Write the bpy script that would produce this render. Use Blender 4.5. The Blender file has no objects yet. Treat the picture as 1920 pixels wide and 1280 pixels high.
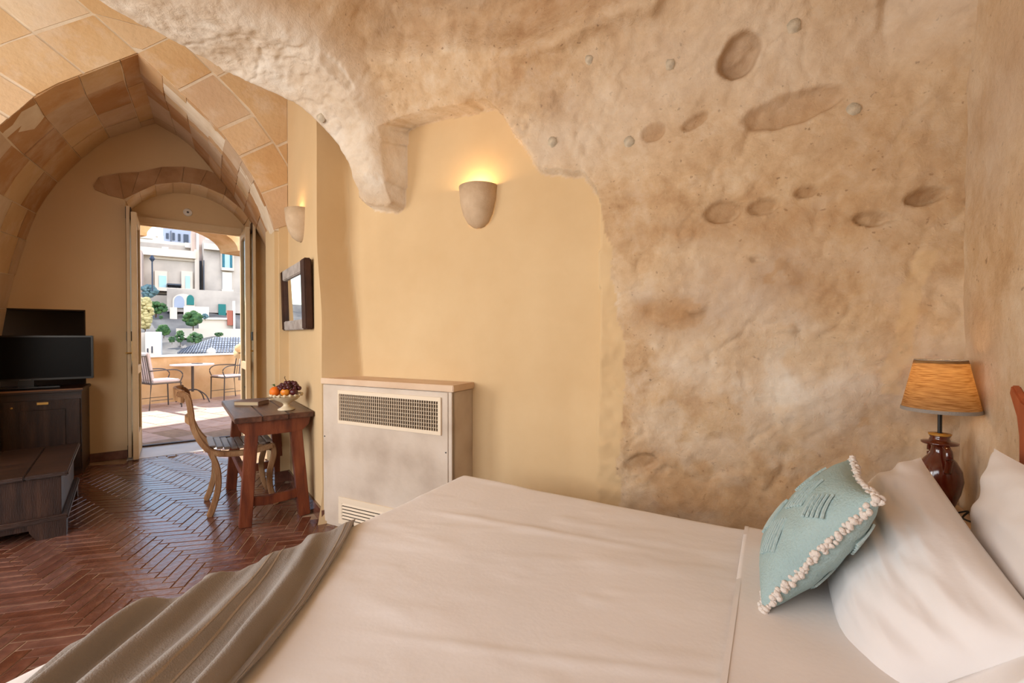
import bpy, bmesh, math, random
import numpy as np
from mathutils import Matrix, Vector
random.seed(7); rng = np.random.default_rng(7)
S = bpy.context.scene; COL = S.collection
R = math.radians
# ------------------------------------------------------------------ camera
F_PX = 853.33; CAM_H = 1.25; YAW = R(30); PITCH = R(-0.67)
cd = bpy.data.cameras.new('camera'); cam = bpy.data.objects.new('camera', cd); COL.objects.link(cam)
cd.sensor_width = 36; cd.lens = 36 * F_PX / 1920; cd.clip_start = .02; cd.clip_end = 400
cam.location = (0, 0, CAM_H); cam.rotation_euler = (R(90) + PITCH, 0, YAW); S.camera = cam
# ------------------------------------------------------------------ world, sun, large lights, exposure
S.view_settings.view_transform = 'Standard'; S.view_settings.look = 'None'
S.view_settings.gamma = 1; S.view_settings.use_curve_mapping = False
S.view_settings.exposure = -0.13
wd = bpy.data.worlds.new('sky'); S.world = wd; wd.use_nodes = True
wn = wd.node_tree.nodes; wl_ = wd.node_tree.links
sky = wn.new('ShaderNodeTexSky'); sky.sky_type = 'NISHITA'; sky.sun_disc = False
sky.sun_elevation = R(44); sky.sun_rotation = R(100); sky.air_density = 1.2; sky.dust_density = 1.5
wl_.new(sky.outputs[0], wn['Background'].inputs[0]); wn['Background'].inputs[1].default_value = 0.5
def light(name, kind, loc, energy, color, size=None, rot=None, size_y=None, spread=None):
    l = bpy.data.lights.new(name, kind); l.energy = energy; l.color = color
    if kind == 'AREA':
        l.shape = 'RECTANGLE'; l.size = size; l.size_y = size_y or size
        if spread: l.spread = spread
    elif kind == 'SUN': l.angle = R(.6)
    else: l.shadow_soft_size = size or .03
    o = bpy.data.objects.new(name, l); COL.objects.link(o); o.location = loc
    if rot is not None: o.rotation_euler = rot
    return o
sun = light('sun', 'SUN', (-20, 0, 30), 10.0, (1, .94, .84))
sun.rotation_euler = Vector((1, .12, -.95)).to_track_quat('-Z', 'Y').to_euler()
# unseen fill lights added behind the camera to brighten the room
light('window_daylight', 'AREA', (-1.7, -1.42, 1.75), 72, (1, .97, .95), 2.2, (R(90), 0, R(0)), 1.7)
light('window_daylight_side', 'AREA', (-4.05, -1.38, 1.7), 80, (1, .97, .95), 1.3, (R(90), 0, R(-8)), 1.7)

# ------------------------------------------------------------------ frames and helpers
A = R(23.5)                                # the passage is turned against the bed
PV = np.array([-math.cos(A), math.sin(A), 0]); QV = np.array([math.sin(A), math.cos(A), 0])
MP = Matrix.Rotation(R(90) - A, 4, 'Z')    # local (t, s, z) -> world
PW = Vector((-1.58, 2.272, 0)); MW = Matrix.Translation(PW) @ Matrix.Rotation(R(3.2), 4, 'Z')   # wall frame (u, -d, z)
MAC = Matrix.Translation((-2.61, 1.996, 0)) @ Matrix.Rotation(R(3.2), 4, 'Z')
I4 = Matrix.Identity(4)
_R = np.array([math.cos(YAW), math.sin(YAW), 0])
_F = np.array([-math.sin(YAW) * math.cos(PITCH), math.cos(YAW) * math.cos(PITCH), math.sin(PITCH)]); _U = np.cross(_R, _F)
def at(x, y, s):                           # photo direction -> (t, z) on the plane s in the passage frame
    d = _F + _R * (x - 960) / F_PX + _U * (640 - y) / F_PX; k = s / (d @ PV)
    P = d * k; return float(P @ QV), float(P[2] + CAM_H)
def project(P):
    v = np.array(P, float) - np.array([0, 0, CAM_H]); w = v @ _F
    return (960 + F_PX * (v @ _R) / w, 640 - F_PX * (v @ _U) / w, w)

class MB:
    def __init__(s): s.v = []; s.f = []
    def add(s, vs, fs):
        o = len(s.v); s.v += [tuple(map(float, p)) for p in vs]; s.f += [tuple(i + o for i in f) for f in fs]; return s
    def box(s, a, b, M=None):
        (x0, y0, z0), (x1, y1, z1) = a, b
        vs = [(x0,y0,z0),(x1,y0,z0),(x1,y1,z0),(x0,y1,z0),(x0,y0,z1),(x1,y0,z1),(x1,y1,z1),(x0,y1,z1)]
        if M is not None: vs = [M @ Vector(p) for p in vs]
        return s.add(vs, [(0,3,2,1),(4,5,6,7),(0,1,5,4),(1,2,6,5),(2,3,7,6),(3,0,4,7)])
    def prism(s, poly, axis, a, b):        # 2-D polygon extruded along axis 0/1/2
        n = len(poly)
        def mk(p, h):
            q = [0, 0, 0]; k = [i for i in range(3) if i != axis]; q[k[0]] = p[0]; q[k[1]] = p[1]; q[axis] = h; return q
        vs = [mk(p, a) for p in poly] + [mk(p, b) for p in poly]
        return s.add(vs, [tuple(range(n))[::-1], tuple(range(n, 2 * n))] + [(i, (i + 1) % n, n + (i + 1) % n, n + i) for i in range(n)])
    def lathe(s, prof, c=(0, 0, 0), n=28, a0=0, a1=2 * math.pi, sx=1, sy=1):
        full = abs(a1 - a0 - 2 * math.pi) < 1e-6; m = n if full else n + 1
        vs = []
        for r, z in prof:
            for i in range(m):
                t = a0 + (a1 - a0) * i / n; vs.append((c[0] + sx * r * math.cos(t), c[1] + sy * r * math.sin(t), c[2] + z))
        fs = [(j*m+i, j*m+(i+1) % m, (j+1)*m+(i+1) % m, (j+1)*m+i) for j in range(len(prof)-1) for i in range(n)]
        return s.add(vs, fs)
    def sweep(s, path, w, h=None, up=(0, 0, 1), n=4, taper=None, cap=True):   # rectangular (n=4) or round section
        h = h or w; P = [Vector(p) for p in path]; up = Vector(up); vs = []; m = len(P)
        for i, p in enumerate(P):
            d = (P[min(i+1, m-1)] - P[max(i-1, 0)]).normalized(); x = d.cross(up)
            if x.length < 1e-4: x = d.cross(Vector((1, 0, 0)))
            x.normalize(); y = x.cross(d); k = taper[i] if taper else 1
            for j in range(n):
                if n == 4: a, b = ((-1,-1),(1,-1),(1,1),(-1,1))[j]; a *= w/2; b *= h/2
                else: t = 2*math.pi*j/n; a, b = w/2*math.cos(t), h/2*math.sin(t)
                vs.append(p + x*a*k + y*b*k)
        fs = [(i*n+j, i*n+(j+1) % n, (i+1)*n+(j+1) % n, (i+1)*n+j) for i in range(m-1) for j in range(n)]
        if cap: fs += [tuple(range(n))[::-1], tuple(range((m-1)*n, m*n))]
        return s.add(vs, fs)
    def ball(s, c, r, n=10, m=7, sc=(1, 1, 1)):
        return s.lathe([(max(1e-4, r*math.sin(math.pi*j/m)), 0) for j in range(0)] or [(max(1e-4, math.sin(math.pi*j/m))*r, -math.cos(math.pi*j/m)*r*sc[2]) for j in range(m+1)], c, n, sx=sc[0], sy=sc[1])
    def build(s, name, mat, parent=None, M=None, smooth=False, bevel=0, sub=0):
        me = bpy.data.meshes.new(name); me.from_pydata(s.v, [], s.f)
        bm = bmesh.new(); bm.from_mesh(me); bmesh.ops.recalc_face_normals(bm, faces=bm.faces)
        if bevel:
            bmesh.ops.bevel(bm, geom=[e for e in bm.edges if len(e.link_faces) == 2 and e.calc_face_angle(0) > .5], offset=bevel, segments=2, affect='EDGES', clamp_overlap=True)
        bm.to_mesh(me); bm.free(); me.materials.append(mat)
        if smooth: me.shade_smooth()
        o = bpy.data.objects.new(name, me); COL.objects.link(o)
        if parent: o.parent = parent
        if M is not None: o.matrix_local = M
        if sub:
            m = o.modifiers.new('sub', 'SUBSURF'); m.levels = m.render_levels = sub
        return o
def tag(o, label=None, cat=None, group=None, kind=None):
    if label: o['label'] = label
    if cat: o['category'] = cat
    if group: o['group'] = group
    if kind: o['kind'] = kind
    return o
def thing(name, M, label, cat, group=None):
    o = bpy.data.objects.new(name, None); COL.objects.link(o); o.matrix_world = M; o.empty_display_size = .1
    return tag(o, label, cat, group)
def box(name, a, b, mat, parent=None, bevel=0, M=None): return MB().box(a, b).build(name, mat, parent, M, bevel=bevel)
def T(x, y, z): return Matrix.Translation((x, y, z))
def copy_tree(o, parent=None):
    c = o.copy(); COL.objects.link(c); c.parent = parent
    for ch in o.children: copy_tree(ch, c)
    return c
# value noise for sculpting
_tab = rng.random((64, 64))
def vnoise(x, y):
    xi = np.floor(x).astype(int); yi = np.floor(y).astype(int); fx = x - xi; fy = y - yi
    fx = fx*fx*(3-2*fx); fy = fy*fy*(3-2*fy); g = lambda a, b: _tab[a % 64, b % 64]
    return (g(xi, yi)*(1-fx)+g(xi+1, yi)*fx)*(1-fy)+(g(xi, yi+1)*(1-fx)+g(xi+1, yi+1)*fx)*fy
def fbm(x, y, o=4):
    r = 0; a = .5
    for k in range(o): r = r + a*(vnoise(x*2**k+17*k, y*2**k+5*k)-.5)*2; a *= .5
    return r
def sstep(a, b, x): t = np.clip((x-a)/(b-a), 0, 1); return t*t*(3-2*t)
# ------------------------------------------------------------------ materials
def srgb(c): return tuple(((v/255/12.92) if v/255 <= .04045 else ((v/255+.055)/1.055)**2.4) for v in c) + (1,)
def mat(name, cols, scale=5, rough=.8, bump=.15, bscale=40, rand=0, spec=.3, stretch=(1,1,1), metal=0, coat=0, island=False, detail=6, pal=None, lime=0):
    m = bpy.data.materials.new(name); m.use_nodes = True; N = m.node_tree.nodes; L = m.node_tree.links; b = N['Principled BSDF']
    b.inputs['Roughness'].default_value = rough; b.inputs['Specular IOR Level'].default_value = spec; b.inputs['Metallic'].default_value = metal
    b.inputs['Coat Weight'].default_value = coat; b.inputs['Coat Roughness'].default_value = .18
    tc = N.new('ShaderNodeTexCoord'); mp = N.new('ShaderNodeMapping'); mp.inputs['Scale'].default_value = stretch; L.new(tc.outputs['Object'], mp.inputs[0])
    if len(cols) == 1: cols = [cols[0], cols[0]]
    nz = N.new('ShaderNodeTexNoise'); nz.inputs['Scale'].default_value = scale; nz.inputs['Detail'].default_value = detail; L.new(mp.outputs[0], nz.inputs['Vector'])
    rp = N.new('ShaderNodeValToRGB'); L.new(nz.outputs['Fac'], rp.inputs[0]); e = rp.color_ramp.elements
    n = len(cols)
    for i, c in enumerate(cols):
        p = .3 + .4*i/(n-1)
        if i == 0: e[0].position = p; e[0].color = srgb(c)
        elif i == n-1: e[-1].position = p; e[-1].color = srgb(c)
        else: el = e.new(p); el.color = srgb(c)
    out = rp.outputs[0]
    if pal:
        oi = N.new('ShaderNodeObjectInfo'); pr_ = N.new('ShaderNodeValToRGB'); L.new(oi.outputs['Random'], pr_.inputs[0]); pr_.color_ramp.interpolation = 'CONSTANT'; e2 = pr_.color_ramp.elements
        for i, c in enumerate(pal):
            if i == 0: e2[0].position = 0; e2[0].color = srgb(c)
            elif i == 1: e2[1].position = 1/len(pal); e2[1].color = srgb(c)
            else: k_ = e2.new(i/len(pal)); k_.color = srgb(c)
        mx_ = N.new('ShaderNodeMix'); mx_.data_type = 'RGBA'; mx_.inputs[0].default_value = .62; L.new(out, mx_.inputs[6]); L.new(pr_.outputs[0], mx_.inputs[7]); out = mx_.outputs[2]
    if lime:
        nl = N.new('ShaderNodeTexNoise'); nl.inputs['Scale'].default_value = 2.1; nl.inputs['Detail'].default_value = 9; nl.inputs['Roughness'].default_value = .65; L.new(tc.outputs['Object'], nl.inputs[0])
        ml = N.new('ShaderNodeMapRange'); ml.inputs[1].default_value = .5; ml.inputs[2].default_value = .66; ml.inputs[4].default_value = lime; L.new(nl.outputs['Fac'], ml.inputs[0])
        mz = N.new('ShaderNodeMix'); mz.data_type = 'RGBA'; L.new(ml.outputs[0], mz.inputs[0]); L.new(out, mz.inputs[6]); mz.inputs[7].default_value = srgb((222,204,182)); out = mz.outputs[2]
    if rand:
        oi = N.new('ShaderNodeObjectInfo'); src = oi.outputs['Random']
        if island:
            gi = N.new('ShaderNodeNewGeometry'); ad = N.new('ShaderNodeMath'); ad.operation = 'ADD'; L.new(src, ad.inputs[0]); L.new(gi.outputs['Random Per Island'], ad.inputs[1])
            fr = N.new('ShaderNodeMath'); fr.operation = 'FRACT'; L.new(ad.outputs[0], fr.inputs[0]); src = fr.outputs[0]
        mr = N.new('ShaderNodeMapRange'); mr.inputs[3].default_value = 1-rand; mr.inputs[4].default_value = 1+rand; L.new(src, mr.inputs[0])
        hs = N.new('ShaderNodeHueSaturation'); L.new(mr.outputs[0], hs.inputs['Value']); L.new(out, hs.inputs['Color'])
        m2 = N.new('ShaderNodeMapRange'); m2.inputs[3].default_value = 1+rand*.6; m2.inputs[4].default_value = 1-rand*.6; L.new(src, m2.inputs[0]); L.new(m2.outputs[0], hs.inputs['Saturation'])
        out = hs.outputs[0]
    L.new(out, b.inputs['Base Color'])
    if bump:
        n2 = N.new('ShaderNodeTexNoise'); n2.inputs['Scale'].default_value = bscale; n2.inputs['Detail'].default_value = 8; L.new(mp.outputs[0], n2.inputs['Vector'])
        bp = N.new('ShaderNodeBump'); bp.inputs['Strength'].default_value = bump; bp.inputs['Distance'].default_value = .01; L.new(n2.outputs['Fac'], bp.inputs['Height']); L.new(bp.outputs[0], b.inputs['Normal'])
    return m
plaster = mat('ochre_plaster', [(207,177,134),(214,186,144)], 1.6, .9, .12, 14, spec=.15)
plaster_dk = mat('ochre_plaster_passage', [(212,182,140),(219,190,149)], 1.6, .9, .12, 14, spec=.15)
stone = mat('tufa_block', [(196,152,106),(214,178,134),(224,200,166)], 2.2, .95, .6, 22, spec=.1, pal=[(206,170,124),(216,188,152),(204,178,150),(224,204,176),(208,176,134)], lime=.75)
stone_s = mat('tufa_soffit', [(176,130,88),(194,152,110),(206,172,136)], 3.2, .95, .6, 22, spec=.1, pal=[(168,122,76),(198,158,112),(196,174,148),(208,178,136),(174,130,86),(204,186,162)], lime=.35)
stone_l = mat('lintel_stone', [(146,106,70),(172,132,94),(186,150,114)], 4, .95, .6, 22, rand=.06, spec=.1)
mortar = mat('lime_mortar', [(212,190,160),(228,212,188)], 6, .95, .3, 30, spec=.1)
brickm = mat('terracotta_brick', [(84,50,39),(104,64,50),(122,82,66)], 9, .22, .25, 30, rand=.16, coat=.35, spec=.6, island=True)
grout = mat('floor_grout', [(150,122,98),(180,152,124)], 12, .8, .3, 60)
wood_dk = mat('dark_walnut', [(34,20,14),(52,32,22),(68,44,31)], 3, .42, .3, 30, stretch=(8,1,1), spec=.5)
wood_dk2 = mat('dark_walnut_long', [(34,20,14),(52,32,22),(68,44,31)], 3, .4, .3, 30, stretch=(1,8,8), spec=.5)
wood_rd = mat('reddish_pine', [(82,36,18),(112,54,28),(130,70,40)], 4, .4, .25, 30, stretch=(6,6,1), spec=.5)
wood_top = mat('worn_tabletop', [(58,32,22),(88,52,36),(112,74,56)], 5, .32, .3, 40, stretch=(6,1,6), spec=.6)
wood_ch = mat('weathered_teak', [(116,80,52),(152,112,76),(172,136,98)], 5, .55, .35, 40, stretch=(3,3,1))
wood_sl = mat('seat_slat_grey', [(104,88,76),(140,124,112)], 6, .38, .25, 40, spec=.6)
cream = mat('cream_paint', [(214,186,146),(226,202,164)], 4, .5, .1, 40)
tv_blk = mat('tv_black', [(10,10,11)], 1, .3, 0, spec=.5)
tv_scr = mat('tv_screen', [(4,4,6)], 1, .35, 0, spec=.12)
blackm = mat('black_metal', [(18,16,15)], 1, .4, 0, spec=.5)
brassm = mat('brass', [(190,150,84)], 3, .3, 0, metal=1)
white_p = mat('white_plastic', [(230,224,214)], 2, .45, 0)
ivory = mat('ivory_grille', [(226,208,182)], 2, .5, 0)
lime_p = mat('limestone_panel', [(180,162,144),(202,186,168),(212,198,182)], 3, .8, .2, 30, spec=.2)
lid_p = mat('limestone_lid', [(206,176,146),(220,194,166)], 5, .6, .1, 40, spec=.3)
sheet_m = mat('white_cotton', [(226,221,217),(233,228,224)], 3, .85, .06, 60, spec=.2)
pillow_m = mat('white_pillowcase', [(224,219,216),(232,227,224)], 3, .85, .06, 60, spec=.2)
throw_m = mat('grey_linen', [(144,136,128),(158,150,142)], 3, .95, .35, 260, spec=.1, stretch=(1,1,1))
throw_l = mat('linen_stripe', [(170,154,136)], 3, .95, .3, 260, spec=.1)
teal = mat('aqua_cotton', [(156,180,180),(168,190,189)], 8, .9, .5, 160, spec=.15)
tealr = mat('aqua_raised_weave', [(178,200,200),(188,208,207)], 8, .9, .5, 160, spec=.15)
fringe_m = mat('white_fringe', [(226,216,206)], 20, .95, .5, 200, spec=.1)
sconce_m = mat('sconce_stone', [(190,164,134),(206,182,152)], 14, .85, .3, 60, spec=.2)
glaze = mat('brown_glaze', [(74,22,10),(96,32,14)], 6, .12, .04, 12, spec=.6, coat=.6)
glaze_o = mat('ochre_rim', [(170,120,50)], 6, .3, 0)
mirror_m = mat('mirror_glass', [(235,238,238)], 1, .02, 0, metal=1)
frame_w = mat('whitewashed_wood', [(150,138,128),(190,182,176)], 12, .8, .4, 60)
frame_d = mat('dark_rustic_wood', [(44,26,18),(74,46,32)], 8, .7, .4, 40)
ceram = mat('cream_ceramic', [(206,186,150),(222,204,172)], 8, .35, .05, 30, spec=.5)
orange_m = mat('orange_peel', [(224,104,24),(234,124,34)], 10, .45, .3, 160)
grape_m = mat('red_grape', [(52,14,20),(84,26,30)], 12, .35, 0, spec=.5)
apple_m = mat('yellow_apple', [(214,160,48),(224,120,40)], 4, .35, 0, spec=.5)
leaf_m = mat('leaf_green', [(44,78,30),(70,104,44)], 8, .5, .1, 40)
stem_m = mat('stem_brown', [(70,48,26)], 8, .8, 0)
paper = mat('book_pages', [(206,186,150)], 30, .9, .3, 200, stretch=(1,1,12))
cover_m = mat('book_cover', [(120,92,78),(140,112,96)], 5, .5, .05)
marble = mat('threshold_stone', [(202,196,190),(218,212,206)], 4, .3, .08, 30, spec=.5)
paver_m = mat('terrace_paver', [(188,156,138),(208,180,162)], 8, .75, .3, 40, rand=.1)
parapet_m = mat('ochre_render', [(212,172,124),(226,190,146),(204,160,110)], 2.2, .95, .25, 20, spec=.1)
metal_g = mat('grey_iron', [(92,86,84)], 3, .5, 0, metal=.3)
cush_w = mat('white_outdoor_cushion', [(226,216,216)], 4, .9, .1, 60)
straw = mat('straw', [(222,186,134),(234,204,156)], 40, .9, .5, 120)
towel = mat('pale_towel', [(226,222,214),(206,202,200)], 9, .95, .4, 120)
tufa_out = mat('town_stone', [(150,142,136),(186,178,170),(206,198,188)], .35, .95, .3, 2, spec=.1)
town_lt = mat('town_pale', [(206,196,184),(222,212,200)], .3, .95, .2, 2, spec=.1)
town_pk = mat('town_rose', [(190,170,160),(204,184,172)], .3, .95, .2, 2, spec=.1)
town_bl = mat('town_blue_grey', [(150,160,180),(168,176,194)], .3, .95, .2, 2, spec=.1)
town_wh = mat('town_white', [(236,232,226)], .3, .9, .1, 2, spec=.1)
rock_out = mat('ravine_rock', [(84,84,86),(118,114,110),(142,138,132)], .7, .95, .6, 2.2, spec=.1)
shut_t = mat('teal_shutter', [(42,98,116),(54,116,132)], 3, .7, 0)
glass_c = mat('pale_blue_pane', [(150,196,214),(176,214,226)], .6, .25, 0)
dark_w = mat('dark_window', [(56,66,84)], 2, .3, 0)
door_g = mat('teal_door', [(34,112,110)], 2, .6, 0)
red_w = mat('rust_wall', [(160,96,80)], 2, .9, 0)
bush_m = mat('bush_green', [(40,72,44),(66,98,58),(90,120,70)], 3, .8, .3, 10, rand=.2)
bush_b = mat('bush_blue_green', [(84,112,120),(110,136,140)], 3, .8, .3, 10)
tree_y = mat('olive_leaf_sunny', [(170,160,110),(206,192,140)], 6, .8, .3, 10)  # pale yellow leaves
rooft = mat('grey_roof_tile', [(96,104,118),(128,134,146)], 2, .8, .3, 20, rand=.2)
switch_m = mat('switch_ivory', [(206,184,150)], 2, .5, 0)
rust_w = mat('headboard_orange_wood', [(150,74,40),(170,90,52)], 5, .45, .1, 30, stretch=(1,6,1))

def cave_mat():
    m = bpy.data.materials.new('cave_rock'); m.use_nodes = True; N = m.node_tree.nodes; L = m.node_tree.links; b = N['Principled BSDF']
    b.inputs['Roughness'].default_value = .92; b.inputs['Specular IOR Level'].default_value = .12
    tc = N.new('ShaderNodeTexCoord')
    def noise(sc, det=8, dist=0, rough=.6):
        n = N.new('ShaderNodeTexNoise'); n.inputs['Scale'].default_value = sc; n.inputs['Detail'].default_value = det; n.inputs['Distortion'].default_value = dist; n.inputs['Roughness'].default_value = rough
        L.new(tc.outputs['Object'], n.inputs['Vector']); return n.outputs['Fac']
    def ramp(src, st):
        r = N.new('ShaderNodeValToRGB'); L.new(src, r.inputs[0]); e = r.color_ramp.elements
        e[0].position, e[0].color = st[0][0], srgb(st[0][1]); e[1].position, e[1].color = st[-1][0], srgb(st[-1][1])
        for p, c in st[1:-1]: k = e.new(p); k.color = srgb(c)
        return r.outputs[0]
    def mixc(f, a, b_):
        x = N.new('ShaderNodeMix'); x.data_type = 'RGBA'
        if isinstance(f, float): x.inputs[0].default_value = f
        else: L.new(f, x.inputs[0])
        for s, v in ((x.inputs[6], a), (x.inputs[7], b_)):
            if isinstance(v, tuple): s.default_value = v
            else: L.new(v, s)
        return x.outputs[2]
    def attr(n):
        a = N.new('ShaderNodeAttribute'); a.attribute_name = n; return a.outputs['Fac']
    base = ramp(noise(1.7, 10, .6, .65), [(.30, (170,130,90)), (.43, (198,164,124)), (.54, (212,184,148)), (.70, (226,208,180))])
    fine = ramp(noise(9, 10, .3, .7), [(.32, (168,132,96)), (.5, (208,180,144)), (.66, (226,210,186))])
    c = mixc(.42, base, fine)
    sp = ramp(noise(42, 3, 0, .5), [(.27, (110,78,54)), (.33, (255,255,255))])
    mu = N.new('ShaderNodeMix'); mu.data_type = 'RGBA'; mu.blend_type = 'MULTIPLY'; mu.inputs[0].default_value = .5; L.new(c, mu.inputs[6]); L.new(sp, mu.inputs[7]); c = mu.outputs[2]
    wh = ramp(noise(3.5, 9, .5, .65), [(.3, (206,184,156)), (.5, (224,210,190)), (.7, (232,224,210))])
    c = mixc(attr('white'), c, wh)
    br = ramp(noise(5, 9, .8, .7), [(.3, (148,106,66)), (.55, (178,138,96)), (.75, (198,164,124))])
    c = mixc(attr('brown'), c, br)
    c = mixc(attr('plaster'), c, ramp(noise(1.6, 6), [(.35, (207,177,134)), (.65, (214,186,144))]))
    L.new(c, b.inputs['Base Color'])
    bp = N.new('ShaderNodeBump'); bp.inputs['Distance'].default_value = .02; L.new(noise(16, 12, .3, .68), bp.inputs['Height'])
    mr = N.new('ShaderNodeMapRange'); mr.inputs[3].default_value = .55; mr.inputs[4].default_value = .06; L.new(attr('plaster'), mr.inputs[0]); L.new(mr.outputs[0], bp.inputs['Strength'])
    L.new(bp.outputs[0], b.inputs['Normal']); return m
cave = cave_mat()

# ------------------------------------------------------------------ the cave wall, niche, rib and ceiling: one sculpted surface
NICHE = [(-1.6,3.5),(-1.4,3.2),(-1.25,3.02),(-1.15,2.89),(-1.05,2.77),(-.95,2.58),(-.86,2.36),(-.815,2.16),(-.74,2.11),(-.58,2.085),(-.535,2.10),(-.515,2.60),(-.40,2.625),(-.1,2.61),(.15,2.60),(.24,2.51),(.31,2.385),(.39,2.28),(.44,2.18),(.61,2.134),(.70,2.11),(.755,2.036),(.79,1.95)]
def make_cave():
    du = .011; us = np.arange(-2.4, 2.62, du); vs = np.concatenate([np.arange(0, 4.2, .011), np.arange(4.2, 6.2, .05)])
    u, v = np.meshgrid(us, vs); h0, r0 = 2.2, .85
    ph = np.clip((v-h0)/r0, 0, math.pi/2); fl = np.clip(v-h0-r0*math.pi/2, 0, None)
    d = r0*(1-np.cos(ph)) + fl; z = np.minimum(v, h0) + r0*np.sin(ph) + .06*fl
    nd, nz = np.cos(ph), -np.sin(ph)            # normal into the room (d, z)
    zb = np.interp(u, [p[0] for p in NICHE], [p[1] for p in NICHE]) + .018*fbm(u*9, z*9, 4)
    uR = .79 + .006*fbm(z*5, u*5, 3)
    niche = (z < zb) & (u < uR)
    # rib running up from the pendant over the room
    vk = [0, 2.14, 2.33, 2.62, 2.85, 3.02, 3.25, 3.5, 4.2, 6.5]
    uL = np.interp(v, vk, [-.81,-.82,-.85,-.96,-1.06,-1.16,-1.3,-1.45,-1.9,-2.1]) + .02*fbm(v*4, v*0+3, 3)
    uRr = np.interp(v, vk, [-.53,-.53,-.53,-.53,-.53,-.56,-.62,-.72,-1.0,-1.2]) + .03*fbm(v*3, v*0+9, 3)
    rib = sstep(uL-.01, uL+.12, u) * (1 - sstep(uRr-.08, uRr+.10, u)) * sstep(2.0, 2.3, v)
    disp = .055 + .05*fbm(u*1.3+3, v*1.3, 3) + .014*fbm(u*6, v*6, 4) + .008*fbm(u*22, v*22, 3) - .007*np.exp(-(fbm(u*2.6+9, v*2.6+4, 4)/.03)**2)*sstep(.75, 1.0, u + (v > 2.2)*9)
    disp += .13*rib + .05*sstep(-.2, -.55, u)*sstep(1.9, 2.3, v)
    led = np.interp(u, [-.5,-.22,.4,1.09,1.5], [2.98,2.93,2.82,2.86,3.2]) + .03*fbm(u*6, u*0, 3)
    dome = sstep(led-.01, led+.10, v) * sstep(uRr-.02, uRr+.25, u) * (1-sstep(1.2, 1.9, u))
    disp -= .17*dome; disp += .035*np.exp(-((v-led+.03)/.05)**2)*sstep(.1, .5, u)*(1-sstep(1.1, 1.4, u))
    disp += .12*sstep(1.9, 2.3, u + .25*fbm(v*3, u*3, 2))*sstep(2.1, 2.6, v)         # buttress in the top corner
    disp -= .03*np.exp(-((u-1.95-.1*fbm(v*4, v*0, 2))/.02)**2)*sstep(2.3, 2.6, v)
    def pit(cu, cz, a, b, dep, rot=0, sharp=.28):
        nonlocal disp
        x = (u-cu)*math.cos(rot)+(z-cz)*math.sin(rot); y = -(u-cu)*math.sin(rot)+(z-cz)*math.cos(rot)
        rr = np.sqrt((x/a)**2+(y/b)**2) + .20*fbm(u*11+cu*9, z*11, 4)
        disp = disp - dep*(1-sstep(1-sharp, 1.0, rr))*np.clip(.85+.3*(x/a)-.45*(y/b), .4, 1.35)
        return 1-sstep(.8, 1.1, rr)
    pits = 0
    for a in [(1.638,2.228,.20,.075,.035,.14),(1.432,2.50,.085,.10,.07,-.5),(1.37,1.815,.082,.055,.05,.1),(1.534,1.82,.068,.04,.04,.2),(1.689,1.865,.048,.028,.03),(1.908,1.722,.06,.035,.05,-.15),(1.975,1.709,.018,.014,.02),(2.08,1.789,.07,.035,.06,.1),(1.061,2.246,.065,.045,.02,.2),(1.247,2.258,.07,.03,.03,.5),(1.506,1.589,.03,.012,.02,-.2),(1.0,.62,.09,.05,.035,.3)]:
        pits = np.maximum(pits, pit(*a))
    for a in [(1.247,1.38,.055,.02,-.012),(1.624,1.278,.045,.012,-.012),(-.6,2.9,.03,.09,.025,.3)]: pit(*a)
    D = d + nd*disp; Z = z + nz*disp
    # left of the rib the rock turns up out of sight
    over = np.clip(uL-u, 0, None)*(z >= zb)
    Z = Z + over*3.2; D = D - 0*over
    # niche back wall, with the splayed side by the pilaster
    uc = np.interp(z, [0,1,1.5,2,2.8], [-.9,-.9,-.96,-1.0,-.98])
    nd_ = .218*np.clip((uc-u)/(uc+1.044), 0, 1.02) + .035*sstep(-.5, -.75, u)*sstep(1.3, 1.9, z) + .006*fbm(u*2, z*2, 3) + .06*sstep(2.35, 2.75, z)*0
    nd_ += .05*sstep(.25, -.1, z)
    lowfade = sstep(.75, 1.35, z)*sstep(2.2, 1.7, z)
    nd_ = nd_ + (.055 - .0)*sstep(.60, .84, u)*(1-lowfade)*sstep(2.0, 1.8, z)
    m = niche
    D = np.where(m, nd_, D); Z = np.where(m, z, Z)
    pl_r = np.interp(z, [0,.5,.65,.85,1.06,1.28,1.49,1.68,1.88,1.95], [.90,.892,.897,.918,.928,.909,.867,.867,.81,.79]) + .035*fbm(u*12, z*12, 4)
    plm = m | ((u < pl_r) & (u > .6) & (z < 1.95))
    er = m.copy()
    for k_ in range(2):
        er[1:-1,1:-1] = er[1:-1,1:-1] & er[:-2,1:-1] & er[2:,1:-1] & er[1:-1,:-2] & er[1:-1,2:]
    plm = np.where((z > 2.0) & m, er, plm)
    strip = np.zeros_like(u)
    cx = np.interp(z, [1.03,1.2,1.4,1.58], [1.985,2.01,2.04,2.08]); strip = ((np.abs(u-cx+.03*fbm(u*9, z*9, 3)) < .034) & (z > 1.02) & (z < 1.58))
    plm = plm | strip
    # smooth the rock where flush plaster covers it
    def blob(cu, cz, a, b): return np.exp(-(((u-cu)/a)**2+((z-cz)/b)**2)*1.2)
    n1 = .5+.9*fbm(u*5, z*5, 4)
    brown = .55*blob(1.13,1.34,.24,.10)+.6*blob(1.2,1.75,.5,.09)+.55*blob(1.6,.55,.5,.2)+.4*blob(1.25,.45,.4,.12)+.6*blob(1.05,.63,.12,.1)+.5*blob(1.75,1.6,.4,.2)+.5*blob(2.0,.9,.3,.3)+.35*blob(2.15,2.0,.4,.4)+.35*blob(1.5,1.45,.5,.2)
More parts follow.
